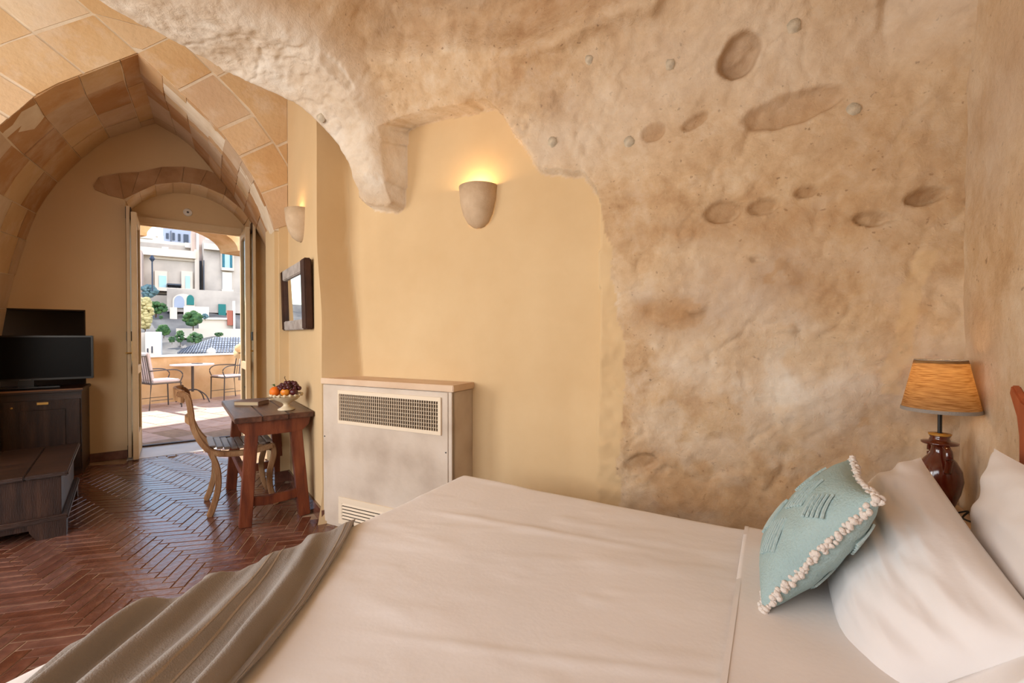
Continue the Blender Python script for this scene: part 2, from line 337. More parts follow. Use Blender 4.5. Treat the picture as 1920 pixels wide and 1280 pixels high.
    brown = np.clip(brown*(.35+n1), 0, 1); brown = np.maximum(brown, .45*np.clip(pits, 0, 1)); brown = np.maximum(brown, .6*dome*np.clip(.3+n1*.7, 0, 1)); brown = brown*(1-np.clip(rib*1.4, 0, 1))
    n2 = sstep(-.1, .25, fbm(u*7+3, z*7, 5)); white = np.clip(1.15*rib*(.75+.35*n2) + .38*n2*sstep(.9,1.1,u)*sstep(2.2,1.0,z) + .9*blob(1.45,1.42,.3,.2)*n1*1.5 + .8*blob(1.75,1.0,.35,.22)*n1*1.4 + .5*blob(1.2,1.1,.2,.12)*n1 + .45*blob(1.4,2.5,.7,.35)+.5*blob(.6,2.3,.4,.2)+ .7*blob(1.0,1.47,.07,.07)*n1+.5*sstep(1.75,2.1,u)*sstep(2.2,2.6,z), 0, 1)
    white = np.maximum(white*np.where(brown > .55, .3, 1), np.clip(rib*1.5, 0, 1)*(.8+.2*n2))
    ny, nx = u.shape; co = np.stack([u, -D, Z], -1).reshape(-1, 3)
    idx = np.arange(nx*ny).reshape(ny, nx); q = np.stack([idx[:-1,:-1], idx[:-1,1:], idx[1:,1:], idx[1:,:-1]], -1).reshape(-1, 4)
    bad = (m & (u < -1.05)).reshape(-1) | ((u < uL-.35) & (z >= zb)).reshape(-1)
    q = q[~(bad[q].any(1))]
    me = bpy.data.meshes.new('wall_cave'); me.vertices.add(len(co)); me.vertices.foreach_set('co', co.ravel())
    me.loops.add(q.size); me.loops.foreach_set('vertex_index', q.ravel()); me.polygons.add(len(q)); me.polygons.foreach_set('loop_start', np.arange(len(q))*4)
    me.update(calc_edges=True); me.validate()
    for nm, arr in (('plaster', np.where(strip, .5, plm.astype(float))), ('white', white), ('brown', brown)):
        a = me.attributes.new(nm, 'FLOAT', 'POINT'); a.data.foreach_set('value', arr.ravel().astype(np.float32))
    me.materials.append(cave); me.shade_smooth()
    o = bpy.data.objects.new('wall_cave', me); COL.objects.link(o); o.matrix_world = MW
    tag(o, 'rough tufa cave wall and ceiling with a smooth ochre plastered niche', kind='structure')
    bm = bmesh.new(); bm.from_mesh(me); bm.verts.ensure_lookup_table(); bm.verts.index_update()
    keep = [vv for vv in bm.verts if not vv.link_faces]
    bmesh.ops.delete(bm, geom=keep, context='VERTS'); bm.to_mesh(me); bm.free()
    def depth(cu, cz):
        i = np.argmin(((u-cu)**2+(Z-cz)**2)+10*(m)); return D.flat[i]
    return o, depth
cave_wall, wall_depth = make_cave()
plugm = mat('lime_plug', [(170,158,138),(206,192,168)], 30, .95, .6, 60)
for (cu, cz, r) in [(.533,2.299,.032),(.94,2.226,.034),(1.147,2.52,.028),(1.852,2.175,.034),(1.636,2.53,.032),(.768,2.62,.026),(-.874,2.6,.034)]:
    dd = wall_depth(cu, cz); n = 11; P = [(r*(1+.12*random.uniform(-1,1))*math.cos(2*math.pi*i/n), r*(1+.12*random.uniform(-1,1))*math.sin(2*math.pi*i/n)) for i in range(n)]
    b = MB(); vs = [(0, -.010, 0)] + [(x*.7, -.009, y*.7) for x, y in P] + [(x, .012, y) for x, y in P]
    b.add(vs, [(0, 1+i, 1+(i+1) % n) for i in range(n)] + [(1+i, 1+n+i, 1+n+(i+1) % n, 1+(i+1) % n) for i in range(n)])
    b.build('plug', plugm, cave_wall, T(cu, -dd, cz), smooth=True)

# head wall behind the pillows
def rough_wall(name, org, ax, L, H, step, amp, label, m=cave, white=0., brown=.2, thick=.25):
    n1, n2 = int(L/step)+1, int(H/step)+1; a, b = np.meshgrid(np.linspace(0, L, n1), np.linspace(0, H, n2))
    dsp = amp*fbm(a*2+7, b*2+3, 4)+amp*.25*fbm(a*12, b*12, 3)
    nx_, ny_ = -ax[1], ax[0]
    co = np.stack([org[0]+ax[0]*a+nx_*dsp, org[1]+ax[1]*a+ny_*dsp, b], -1).reshape(-1, 3)
    idx = np.arange(n1*n2).reshape(n2, n1); q = np.stack([idx[:-1,:-1], idx[:-1,1:], idx[1:,1:], idx[1:,:-1]], -1).reshape(-1, 4)
    me = bpy.data.meshes.new(name); me.from_pydata(co.tolist(), [], q.tolist())
    for nm, arr in (('plaster', a*0), ('white', np.clip(white+.5*fbm(a*2, b*2, 3)*(white > 0), 0, 1)), ('brown', np.clip(brown+.5*fbm(a*3, b*3, 3), 0, 1))):
        t = me.attributes.new(nm, 'FLOAT', 'POINT'); t.data.foreach_set('value', arr.ravel().astype(np.float32))
    me.materials.append(m); me.shade_smooth(); o = bpy.data.objects.new(name, me); COL.objects.link(o)
    return tag(o, label, kind='structure')
rough_wall('wall_head', (.612, 2.55), (0, -1), 4.15, 3.3, .03, .02, 'rough cave wall behind the head of the bed', brown=.05, white=.25)
# walls behind the camera, with made-up windows added to go with the fill lights
wb = MB()
for x0, x1, z0, z1 in [(-5.6,-4.75,0,4.2),(-3.35,-2.85,0,4.2),(-.55,.9,0,4.2),(-4.75,-3.35,0,.8),(-4.75,-3.35,2.6,4.2),(-2.85,-.55,0,.85),(-2.85,-.55,2.65,4.2)]: wb.box((x0,-1.8,z0),(x1,-1.55,z1))
tag(wb.build('wall_rear', plaster), 'ochre plaster wall with two windows', kind='structure')
for k, (x0, x1, z0, z1) in enumerate([(-2.85,-.55,.85,2.65),(-4.75,-3.35,.8,2.6)]):
    w = MB().box((x0,-1.72,z0),(x0+.06,-1.64,z1)).box((x1-.06,-1.72,z0),(x1,-1.64,z1)).box((x0,-1.72,z1-.06),(x1,-1.64,z1)).box((x0,-1.72,z0),(x1,-1.64,z0+.06)).box(((x0+x1)/2-.03,-1.72,z0),((x0+x1)/2+.03,-1.64,z1)).build('window_%d' % (k+1), cream)
    tag(w, 'cream framed window in the rear wall', kind='structure')
box_c = MB().box((-6.6,-1.9,4.0),(-1.6,3.6,4.15)).box((-2.2,-2.0,3.5),(1.0,2.6,3.6)); tag(box_c.build('ceiling', plaster), 'ceiling above the cave rock', kind='structure')

# ------------------------------------------------------------------ passage: mirror wall, pier, vault, door wall (frame: x=t, y=s)
tag(MB().box((.79,3.19,0),(.815,4.45,4.0)).box((.815,3.5,0),(1.25,4.45,4.0)).build('wall_mirror', plaster, None, MP, bevel=.008), 'smooth ochre plaster wall carrying the mirror', kind='structure')
tag(MB().box((.687,4.318,0),(1.25,4.84,2.25)).box((.87,4.8,0),(1.25,6.2,2.42)).build('wall_pier', plaster, None, MP, bevel=.03), 'rounded plaster pier under the vault springing', kind='structure')
FL = [(-1.25,0),(-1.25,1.2),(-1.22,1.5),(-1.17,1.85),(-1.1,2.15),(-1.0,2.42),(-.895,2.61),(-.831,2.696),(-.767,2.795),(-.699,2.897),(-.535,3.037),(-.377,3.173),(-.206,3.319)]
FR = [(-.206,3.319),(-.09,3.227),(.028,3.13),(.144,3.036),(.265,2.929),(.38,2.789),(.499,2.626),(.587,2.445),(.666,2.244),(.687,2.15)]
BL = [(-1.30,0),(-1.28,1.2),(-1.225,1.598),(-1.162,1.94),(-1.062,2.353),(-.935,2.656),(-.831,2.835),(-.697,3.03),(-.538,3.232),(-.289,3.401),(-.150,3.49)]
BR = [(-.150,3.49),(.022,3.416),(.176,3.312),(.356,3.1),(.559,2.84),(.718,2.589),(.82,2.42),(.87,2.30)]
def resample(P, n):
    P = np.array(P); L = np.concatenate([[0], np.cumsum(np.linalg.norm(np.diff(P, axis=0), axis=1))]); x = np.linspace(0, L[-1], n)
    return np.stack([np.interp(x, L, P[:, 0]), np.interp(x, L, P[:, 1])], 1)
S0, S1, SM = 4.318, 6.1, 4.6
def loft(Pf, Pb, n):                                   # surface point by (k in 0..n-1, s)
    a = resample(Pf, n); b = resample(Pb, n)
    def g(k, s, off=0):
        f = 0 if s < SM else (s-SM)/(S1-SM); k0 = int(min(k, n-1.001)); fr = k-k0
        c = a*(1-f)+b*f; p = c[k0]*(1-fr)+c[k0+1]*fr; tg = c[k0+1]-c[k0]; tg = tg/np.linalg.norm(tg); nn = np.array([-tg[1], tg[0]])
        p = p + nn*off; return (p[0], s, p[1])
    return g
arch = None
def vault_back(name, g, n):
    b = MB(); ss = np.linspace(S0, S1+.02, 8); vs = []
    for s in ss:
        for k in range(n): vs.append(g(k, s, .003))
    for s in ss:
        for k in range(n): vs.append(g(k, s, .2))
    m = len(ss); fs = []
    for o in (0, m*n):
        fs += [(o+i*n+k, o+i*n+k+1, o+(i+1)*n+k+1, o+(i+1)*n+k) for i in range(m-1) for k in range(n-1)]
    return b.add(vs, fs)
NL_, NR_ = 27, 19
gL = loft(FL, BL, NL_); gR = loft(FR, BR, NR_)
vb = vault_back('v', gL, NL_); v2 = vault_back('v', gR, NR_); vb.add(v2.v, v2.f)
# face wall above the front arch
ft = resample(FL, 40)[::-1]; fr_ = resample(FR, 30)
poly_l = [(-4.3,0),(-1.25,0)] + [tuple(p) for p in ft[::-1][1:]] + [(-.206,4.1),(-4.3,4.1)]
poly_r = [tuple(p) for p in fr_] + [(.82,2.15),(.82,4.1),(-.206,4.1)]
vb.prism([(x, z) for x, z in poly_l], 1, S0+.001, S0+.2); vb.prism(poly_r, 1, S0+.001, S0+.2)
arch = tag(vb.build('wall_arch', mortar, None, MP), 'pointed stone arch and vault leading to the terrace door', kind='structure')
def piece(quadf, quadb, m, name='stone'):
    b = MB(); n = len(quadf); b.add(quadf + quadb, [tuple(range(n))[::-1]] + [(i, (i+1) % n, n+(i+1) % n, n+i) for i in range(n)] + [tuple(range(n, 2*n))])
    return b.build(name, m, arch)
def soffit(g, n, k0, kstep):
    k = k0; row = 0
    while k < n-1-.2:
        k1 = min(k+kstep*random.uniform(.85, 1.15), n-1)
        if n-1-k1 < kstep*.4: k1 = n-1
        cuts = [S0] ; s = S0 + random.choice([.32, .5, .62])
        while s < S1-.2: cuts.append(s); s += random.uniform(.42, .66)
        cuts.append(S1)
        for a, b in zip(cuts[:-1], cuts[1:]):
            e = .006; pr = random.uniform(-.008, -.001); e2 = .025
            ks = [k+e2, k+(k1-k)*.5, k1-e2]
            cf = [g(x, a+e, pr) for x in ks] + [g(x, b-e, pr) for x in ks[::-1]]
            cb = [g(x, a+e, .03) for x in ks] + [g(x, b-e, .03) for x in ks[::-1]]
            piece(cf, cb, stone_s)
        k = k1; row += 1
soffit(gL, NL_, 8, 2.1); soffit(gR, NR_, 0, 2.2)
def clip(poly, f):                                     # keep f(p) <= 0
    out = []
    for i in range(len(poly)):
        a, b = np.array(poly[i]), np.array(poly[(i+1) % len(poly)]); fa, fb = f(a), f(b)
        if fa <= 0: out.append(tuple(a))
        if fa*fb < 0: out.append(tuple(a+(b-a)*fa/(fa-fb)))
    return out
def face_ring(P, side):
    P = np.array(P); n = len(P); tg = np.gradient(P, axis=0); tg /= np.linalg.norm(tg, axis=1)[:, None]; nn = np.stack([-tg[:, 1], tg[:, 0]], 1)
    # straighten the ring normals a little toward the chord so the outer courses do not cross
    mean = nn.mean(0); nn = nn*.45+mean*.55; nn /= np.linalg.norm(nn, axis=1)[:, None]
    for (o0, o1, L) in [(0, .30, .30), (.30, .66, .46), (.66, 1.05, .6), (1.05, 1.5, .7)]:
        i = 0 if o0 == 0 else random.randint(0, 2)
        i = 0
        seg = np.linalg.norm(P[1]-P[0])
        while i < n-1:
            j = min(n-1, i+max(2, int(L*random.uniform(.75, 1.3)/seg)))
            if n-1-j < 3: j = n-1
            e = random.uniform(.006, .014); mid = (i+j)//2
            tgt = lambda k, o: tuple(P[k]+nn[k]*o)
            sh = tg[i]*e; sh2 = -tg[j]*e
            q = [tuple(P[i]+nn[i]*(o0+e)+sh), tuple(P[mid]+nn[mid]*(o0+e)), tuple(P[j]+nn[j]*(o0+e)+sh2), tuple(P[j]+nn[j]*(o1-e)+sh2), tuple(P[mid]+nn[mid]*(o1-e)), tuple(P[i]+nn[i]*(o1-e)+sh)]
            if o0 == 0: q[0] = tuple(P[i]+sh); q[1] = tuple(P[mid]); q[2] = tuple(P[j]+sh2)
            q = clip(q, lambda p: p[0]-.785); q = clip(q, lambda p: p[1]-4.05)
            q = clip(q, (lambda p: p[0]+.206+.004) if side < 0 else (lambda p: -p[0]-.206+.004))
            if len(q) > 2:
                y0 = S0 - random.uniform(.001, .008)
                piece([(a, y0, b) for a, b in q], [(a, S0+.05, b) for a, b in q], stone)
            i = j
face_ring(resample(FL[1:], 46), -1); face_ring(resample(FR, 40), 1)
def ring_end(P, k):
    P = np.array(P); tg = np.gradient(P, axis=0); tg /= np.linalg.norm(tg, axis=1)[:, None]; nn = np.stack([-tg[:, 1], tg[:, 0]], 1); mean = nn.mean(0); nn = nn*.45+mean*.55; nn /= np.linalg.norm(nn, axis=1)[:, None]; return P[k], nn[k]
(pl, nl_), (pr2, nr_) = ring_end(resample(FL[1:], 46), -1), ring_end(resample(FR, 40), 0)
for o0, o1 in ((.05, .30), (.31, .62)):
    q = [tuple(pl+nl_*o0+(.008, 0)), tuple(pr2+nr_*o0-(.008, 0)), tuple(pr2+nr_*o1-(.012, 0)), tuple(pl+nl_*o1+(.012, 0))]; piece([(a, S0-.004, b) for a, b in q], [(a, S0+.05, b) for a, b in q], stone)

# door wall
DT0, DT1, DC, DR, DZ = -.40, .70, .15, .665, 2.63
def arc_pts(n, r, a0, a1, cz): return [(DC+r*math.cos(a0+(a1-a0)*i/n), cz+r*math.sin(a0+(a1-a0)*i/n)) for i in range(n+1)]
half = (DT1-DT0)/2; cz = DZ-math.sqrt(DR**2-half**2); a_l = math.atan2(DZ-cz, -half); a_r = math.atan2(DZ-cz, half)
arc = arc_pts(16, DR, a_l, a_r, cz)                    # left -> right
db = MB()
db.prism([(DT0,DZ)] + arc + [(DT1,DZ),(1.25,DZ),(1.25,4.0),(-1.6,4.0),(-1.6,DZ)], 1, S1, S1+.47)
db.box((DT1,S1,0),(1.25,S1+.47,DZ))
db.box((-.709,S1,0),(DT0,S1+.47,DZ)).box((-1.6,S1,1.507),(-.709,S1+.47,DZ)).box((-1.6,S1,0),(-.709,S1+.47,.74)).box((-1.6,S1+.33,.74),(-.709,S1+.47,1.507))
db.prism([(-.45,2.58)] + [(-.45,DZ)] + arc_pts(16, DR+.03, a_l, a_r, cz) + [(.75,DZ),(.75,2.58)], 1, S1+.44, S1+.54)   # lunette above the frame
door_wall = tag(db.build('wall_door', plaster_dk, None, MP), 'ochre plaster wall around the arched terrace door', kind='structure')
# dark stone relieving arch over the opening and the voussoirs of its soffit
top = [(-.64,2.73),(-.60,2.83),(-.45,2.90),(-.29,2.945),(-.1,3.04),(.09,3.085),(.3,3.09),(.5,3.04),(.68,2.95),(.85,2.83),(.95,2.7)]
low = [(-.63,2.70),(-.52,2.66),(-.41,2.645)] + [arc[i] for i in (1,4,7,9,12,15)] + [(DT1+.02,DZ),(.86,2.6)]
for i in range(10):
    q = [low[i], low[i+1], top[i+1], top[i]]; c = np.mean(q, 0); q = [tuple(c+(np.array(p)-c)*.985) for p in q]
    b = MB(); b.prism(q, 1, S1-.012-random.uniform(0,.006), S1+.05); b.build('voussoir', stone_l, door_wall)
for i in range(0, 16, 2):
    a, c_ = arc[i], arc[i+2]; m_ = arc[i+1]; cc = np.array([DC, cz]); f = lambda p, k: tuple(cc+(np.array(p)-cc)*k)
    q = [f(a, .985), f(m_, .982), f(c_, .985), f(c_, 1.03), f(m_, 1.03), f(a, 1.03)]; c = np.mean(q, 0); q = [tuple(c+(np.array(p)-c)*.985) for p in q]
    MB().prism(q, 1, S1-.004, S1+.44).build('voussoir', stone, door_wall)
MB().box((-1.6,S1+.30,.74),(-.709,S1+.335,1.507)).box((-.72,S1+.004,.74),(-.705,S1+.335,1.507)).box((-1.6,S1+.004,1.495),(-.705,S1+.335,1.51)).build('niche_lining', mat('dark_niche_paint', [(52,38,26),(60,44,30)], 2, .8, .05), door_wall)  # dark brown sheets over the recess back, side and top
bb = MB().box((-.709,S1-.015,0),(DT0,S1,.085)); tag(bb.build('baseboard_door', brickm, None, MP), 'terracotta skirting beside the door', kind='structure')
tag(MB().box((.775,3.185,0),(.79,4.318,.09)).box((.672,4.303,0),(.79,4.318,.09)).box((.672,4.318,0),(.687,4.84,.09)).box((.775,3.175,0),(.84,3.19,.09)).build('baseboard_mirror', brickm, None, MP), 'terracotta skirting under the mirror wall', kind='structure')
tag(MB().box((DT0,5.97,-.03),(DT1,6.62,.004)).build('trim_1', marble, None, MP), 'pale stone threshold of the terrace door', kind='structure')

# ------------------------------------------------------------------ floor of herringbone bricks
floor = tag(MB().box((-7.0,-2.2,-.15),(1.2,3.6,-.0035)).build('floor', grout), 'floor of herringbone terracotta bricks', kind='structure')
BW, BL_ = .0625, .25
bm_ = MB(); g_ = .0022; b_ = .003
vs = []
for z, k in ((-.03, g_), (-.002, g_), (0, g_+b_)):
    vs += [(-BL_/2+k, -BW/2+k, z), (BL_/2-k, -BW/2+k, z), (BL_/2-k, BW/2-k, z), (-BL_/2+k, BW/2-k, z)]
fs = [(8,9,10,11)] + [(i+4*r, (i+1) % 4+4*r, (i+1) % 4+4*r+4, i+4*r+4) for r in (0,1) for i in range(4)]
bm_.add(vs, fs); proto = bm_.build('brick', brickm, floor)
HB = R(30+13+90)                                       # herringbone direction
ca, sa = math.cos(HB), math.sin(HB); cells = []
for i in range(-160, 160):
    for j in range(-60, 60):
        for kind in (0, 1):            # rows of lying bricks and columns of standing ones
            if kind == 0: cx, cy, ang = i+2+8*j, i+.5, 0
            else: cx, cy, ang = i+.5, i-5+8*j, 90
            px, py = cx*BW, cy*BW
            if abs(px) > 7 or abs(py) > 7: continue
            X = px*ca-py*sa - 3.0; Y = px*sa+py*ca + .8
            P = np.array([X, Y, 0]); s, t = P@PV, P@QV
            ok = (-5.9 < X < -.9 and -1.5 < Y < 2.6)
            if s > 4.318: ok = ok and (-1.24 < t < (.68 if s < 4.84 else .86) and s < 5.93)
            else: ok = ok and (t < .79 or X > -2.6)
            if X > -2.62 and Y > 1.98: ok = False
            if ok: cells.append((X, Y, HB+R(ang)))
def seen(c):
    if c[0] > -1.36 and c[1] < 1.9: return False
    x, y, w = project((c[0], c[1], 0)); 
    if w <= .3 or not (-20 < x < 640 and y < 1300): return False
    return not (x > 70 and y > 1245-(x-70)*.449+15)
vis = sorted([c for c in cells if seen(c)], key=lambda c: c[0]**2+c[1]**2); near = vis[:300]; ns = set(near)
first = True
for c in near:
    o = proto if first else proto.copy()
    if not first: COL.objects.link(o); o.parent = floor
    first = False
    o.location = (c[0], c[1], random.uniform(-.0012, .0012)); o.rotation_euler = (random.uniform(-.006,.006), random.uniform(-.003,.003), c[2])
rest = MB()
for c in cells:
    if c in ns: continue
    M_ = Matrix.Translation((c[0], c[1], random.uniform(-.001,.001))) @ Matrix.Rotation(c[2], 4, 'Z'); rest.add([M_ @ Vector(p) for p in vs], fs)
tag(rest.build('bricks', brickm, floor), kind='stuff')
# border course of bricks along the threshold
for i in range(14):
    o = proto.copy(); COL.objects.link(o); o.parent = floor; P = PV*5.94 + QV*(-.36+i*.08); 
    o.location = (P[0], P[1], .0015); o.rotation_euler = (0, 0, math.atan2(PV[1], PV[0])); o.scale = (.28, 1.2, 1)

# ------------------------------------------------------------------ terrace door: frame and open leaves
df = tag(MB().box((-.345,6.5,2.50),(.69,6.6,2.575)).box((-.38,6.5,0),(-.325,6.6,2.575)).box((.655,6.5,0),(.70,6.6,2.575)).box((-.33,6.53,2.485),(.66,6.57,2.50)).build('door_1', cream, None, MP, bevel=.006), 'cream painted wooden frame of the arched terrace door', kind='structure')
box('sill', (-.33,6.55,.0),(.66,6.60,.022), wood_dk, df)
def leaf(x0, y0, L, side, first):
    M = MP @ T(x0, y0, 0) @ Matrix.Rotation(R(side), 4, 'Z')
    t = thing('door_leaf', M, 'cream glazed door leaf folded open against the %s' % ('stone reveal beside the television' if first else 'pier beside the table'), 'door')
    st = .085
    for a, b in ((0, st), (L-st, L)): box('stile', (-.022,a,.012),(.022,b,2.49), cream, t, .004)
    for z0, z1 in ((.012,.26),(.86,.95),(2.40,2.49)): box('rail', (-.020,st,z0),(.020,L-st,z1), cream, t, .004)
    box('panel', (-.008,st,.26),(.008,L-st,.86), cream, t, .003)
    pane = box('pane', (-.003,st,.95),(.003,L-st,2.40), tv_scr, t)
    h = box('lock_plate', (-.027 if not first else .022,L-.06,1.0),(-.022 if not first else .027,L-.03,1.2), brassm, t)
    sgn = 1 if first else -1
    MB().sweep([(sgn*.027,L-.045,1.08),(sgn*.07,L-.045,1.08),(sgn*.075,L-.13,1.08)], .016, n=8).build('handle', brassm, h)
    for z in (.35, 1.25, 2.15): MB().lathe([(.009,-.05),(.009,.05)], (0,-.004,z), 8).build('hinge', blackm, t)
    return t
glass_m = mat('window_glass', [(200,214,220)], 1, .03, 0, spec=.6)
b_ = glass_m.node_tree.nodes['Principled BSDF']; b_.inputs['Transmission Weight'].default_value = 1.0; b_.inputs['IOR'].default_value = 1.05
tl = leaf(-.325, 6.5, .60, 180, True); tr_ = leaf(.668, 6.5, .56, 180, False)
for t in (tl, tr_):
    for c in t.children:
        if c.name.startswith('pane'): c.data.materials[0] = glass_m
def shutter(x0, y0, L, side, lab):
    t = thing('door_shutter', MP @ T(x0, y0, 0) @ Matrix.Rotation(R(side), 4, 'Z'), lab, 'shutter')
    box('panel', (-.014,0,.02),(.014,L,2.56), cream, t, .004)
    for z0, z1 in ((.02,.14),(1.2,1.3),(2.44,2.56)): box('batten', (-.022,.04,z0),(.022,L-.04,z1), wood_dk, t, .003)
    for z in (.4, 1.5, 2.2): box('hinge', (-.03,-.02,z),(.03,.05,z+.09), blackm, t)
shutter(-.375, 6.48, .50, 180, 'dark battened shutter folded behind the door leaf beside the television')
shutter(.735, 6.44, .50, 180, 'dark battened shutter folded behind the door leaf beside the table')
tx, tz = at(352, 399, 6.56)
sm = thing('ceiling_alarm', MP @ T(tx, 6.545, tz) @ Matrix.Rotation(R(90), 4, 'X'), 'small round white alarm above the terrace door', 'alarm')
MB().lathe([(.001,.0),(.045,0),(.045,.012),(.036,.02),(.001,.022)], n=24).build('housing', white_p, sm, smooth=True)
MB().lathe([(.001,.022),(.012,.022),(.010,.028),(.001,.028)], n=12).build('button', metal_g, sm)

# ------------------------------------------------------------------ heater cabinet under the niche
ac = thing('heater_cabinet', MAC, 'pale limestone convector cabinet with ivory grilles under the niche', 'cabinet')
box('body', (0,.004,0),(1.036,.214,.93), lime_p, ac)
box('front_panel', (.006,-.004,.02),(1.008,.006,.928), lime_p, ac, .002)
box('corner_post', (1.012,-.004,.0),(1.036,.03,.932), lime_p, ac, .002)
box('lid', (-.012,-.01,.934),(1.05,.217,.972), lid_p, ac, .004)
gr = MB()
for a, b in (((.15,-.014,.876),(.967,-.003,.90)),((.15,-.014,.683),(.967,-.003,.705)),((.15,-.014,.705),(.163,-.003,.876)),((.944,-.014,.705),(.967,-.003,.876))): gr.box(a, b)
gr = gr.build('grille', ivory, ac, bevel=.002)
box('grille_backing', (.16,-.0058,.70),(.95,-.0045,.88), mat('grille_shadow', [(70,56,42)], 1, .9, 0), gr)
for i in range(45):
    x = .172+i*.0172; box('vane', (x,-.0125,.704),(x+.0032,-.007,.878), ivory, gr)
for i in range(7): z = .722+i*.0225; box('crossbar', (.162,-.0085,z),(.946,-.006,z+.0028), ivory, gr)
lv = MB()
for a, b in (((.15,-.012,.168),(.9,-.003,.205)),((.15,-.012,.03),(.9,-.003,.062)),((.15,-.012,.062),(.184,-.003,.168)),((.87,-.012,.062),(.9,-.003,.168))): lv.box(a, b)
lv = lv.build('louvre', ivory, ac, bevel=.002)
box('louvre_backing', (.18,-.0055,.06),(.874,-.0045,.17), mat('louvre_shadow', [(66,52,40)], 1, .9, 0), lv)
for i in range(5):
    z = .066+i*.021; MB().box((0,-.0045,-.0066),(.686,-.001,.0066)).build('slat', ivory, lv, T(.184,-.0065,z+.009) @ Matrix.Rotation(R(-28), 4, 'X'))
for x, z in ((.021,.586),(.995,.588)): MB().lathe([(.0001,.0),(.004,0),(.004,.003),(.0001,.004)], n=10).build('screw', blackm, ac, T(x,-.004,z) @ Matrix.Rotation(R(90), 4, 'X'))

# ------------------------------------------------------------------ wall sconces
def sconce(M, rw, rd, h, lab, en):
    t = thing('wall_sconce', M, lab, 'wall lamp', 'plaster uplighter sconces')
    pr = [(.10,0),(.30,.03),(.55,.12),(.78,.32),(.93,.62),(1.0,1.0)]
    b = MB(); n = 20; vs = []
    for k, z in pr + [(r*.93, max(z, .06)) for r, z in pr[::-1]]:
        for i in range(n+1): a = math.pi + math.pi*i/n; vs.append((rw*k*math.cos(a), rd*k*math.sin(a), h*z))
    m = n+1; b.add(vs, [(j*m+i, j*m+i+1, (j+1)*m+i+1, (j+1)*m+i) for j in range(11) for i in range(n)])
    b.build('bowl', sconce_m, t, smooth=True)
    bl = MB().ball((0,-rd*.45,h*.72), .022, 10, 8); o = bl.build('bulb', bulb_m, t, smooth=True)
    l = bpy.data.lights.new('sconce_light', 'POINT'); l.energy = en; l.color = (1, .70, .34); l.shadow_soft_size = .02
    lo = bpy.data.objects.new('sconce_light', l); COL.objects.link(lo); lo.parent = t; lo.location = (0,-rd*.5,h*.94)
bulb_m = bpy.data.materials.new('warm_bulb'); bulb_m.use_nodes = True
_b = bulb_m.node_tree.nodes['Principled BSDF']; _b.inputs['Emission Color'].default_value = (1,.6,.22,1); _b.inputs['Emission Strength'].default_value = 8
sconce(MW @ T(.04,-.004,1.895), .122, .115, .245, 'stone bowl uplighter glowing on the niche wall above the cabinet', 2.2)
sconce(MP @ T(.79,3.80,1.975) @ Matrix.Rotation(R(90), 4, 'Z') @ Matrix.Rotation(R(180), 4, 'Z'), .12, .12, .245, 'stone bowl uplighter on the plaster wall above the mirror', .9)

# ------------------------------------------------------------------ mirror
mi = thing('wall_mirror_frame', MP @ T(.785, 3.88, 1.30) @ Matrix.Rotation(R(-1.5), 4, 'Y'), 'rustic dark wood mirror with whitewashed rails on the plaster wall', 'mirror')
mi.name = 'rustic_mirror'
w2, hh = .47, .50
box('post', (-.05,-w2,0),(-.0,-w2+.13,hh), frame_d, mi, .008); box('post', (-.045,w2-.10,0),(-.0,w2,hh), frame_d, mi, .008)
box('rail', (-.042,-w2+.13,.0),(-.0,w2-.10,.075), frame_w, mi, .006); box('rail', (-.042,-w2+.13,hh-.085),(-.0,w2-.10,hh), frame_w, mi, .006)
box('glass', (-.022,-w2+.12,.07),(-.016,w2-.09,hh-.08), mirror_m, mi); box('backing', (-.012,-w2+.02,.02),(-.002,w2-.02,hh-.02), frame_d, mi)

# ------------------------------------------------------------------ table with splayed legs
tb = thing('writing_table', MP @ T(.54, 3.90, 0), 'rustic reddish wooden table against the plaster wall', 'table')
for i in range(3):
    x0 = -.24+i*.16; box('plank', (x0+.001,-.51+.004*i,.686),(x0+.159,.505,.722), wood_top, tb, .004)
for y in (-.475, .445):
    MB().prism([(-.225,.686),(-.205,.63),(-.17,.598),(-.13,.588),(.13,.588),(.175,.598),(.212,.63),(.225,.686)], 1, y, y+.035).build('apron', wood_rd, tb, bevel=.003)
for sx, x in ((-1,-.135),(1,.135)):
    for sy, y in ((-1,-.435),(1,.435)):
        bx, by = x+sx*.045, y+sy*.03
        MB().sweep([(x,y,.60),(bx,by,.0)], .072, .072, up=(0,1,0)).build('leg', wood_rd, tb, bevel=.004)
for y in (-.455, .455): MB().sweep([(-.175,y,.16),(-.06,y,.145),(.06,y,.15),(.175,y,.165)], .035, .06).build('stretcher', wood_rd, tb, bevel=.004)
MB().sweep([(-.165,-.44,.30),(-.165,.44,.30)], .035, .06).build('stretcher', wood_rd, tb, bevel=.004)
box('side_rail', (-.165,-.44,.60),(-.14,.44,.686), wood_rd, tb, .003); box('side_rail', (.14,-.44,.60),(.165,.44,.686), wood_rd, tb, .003)

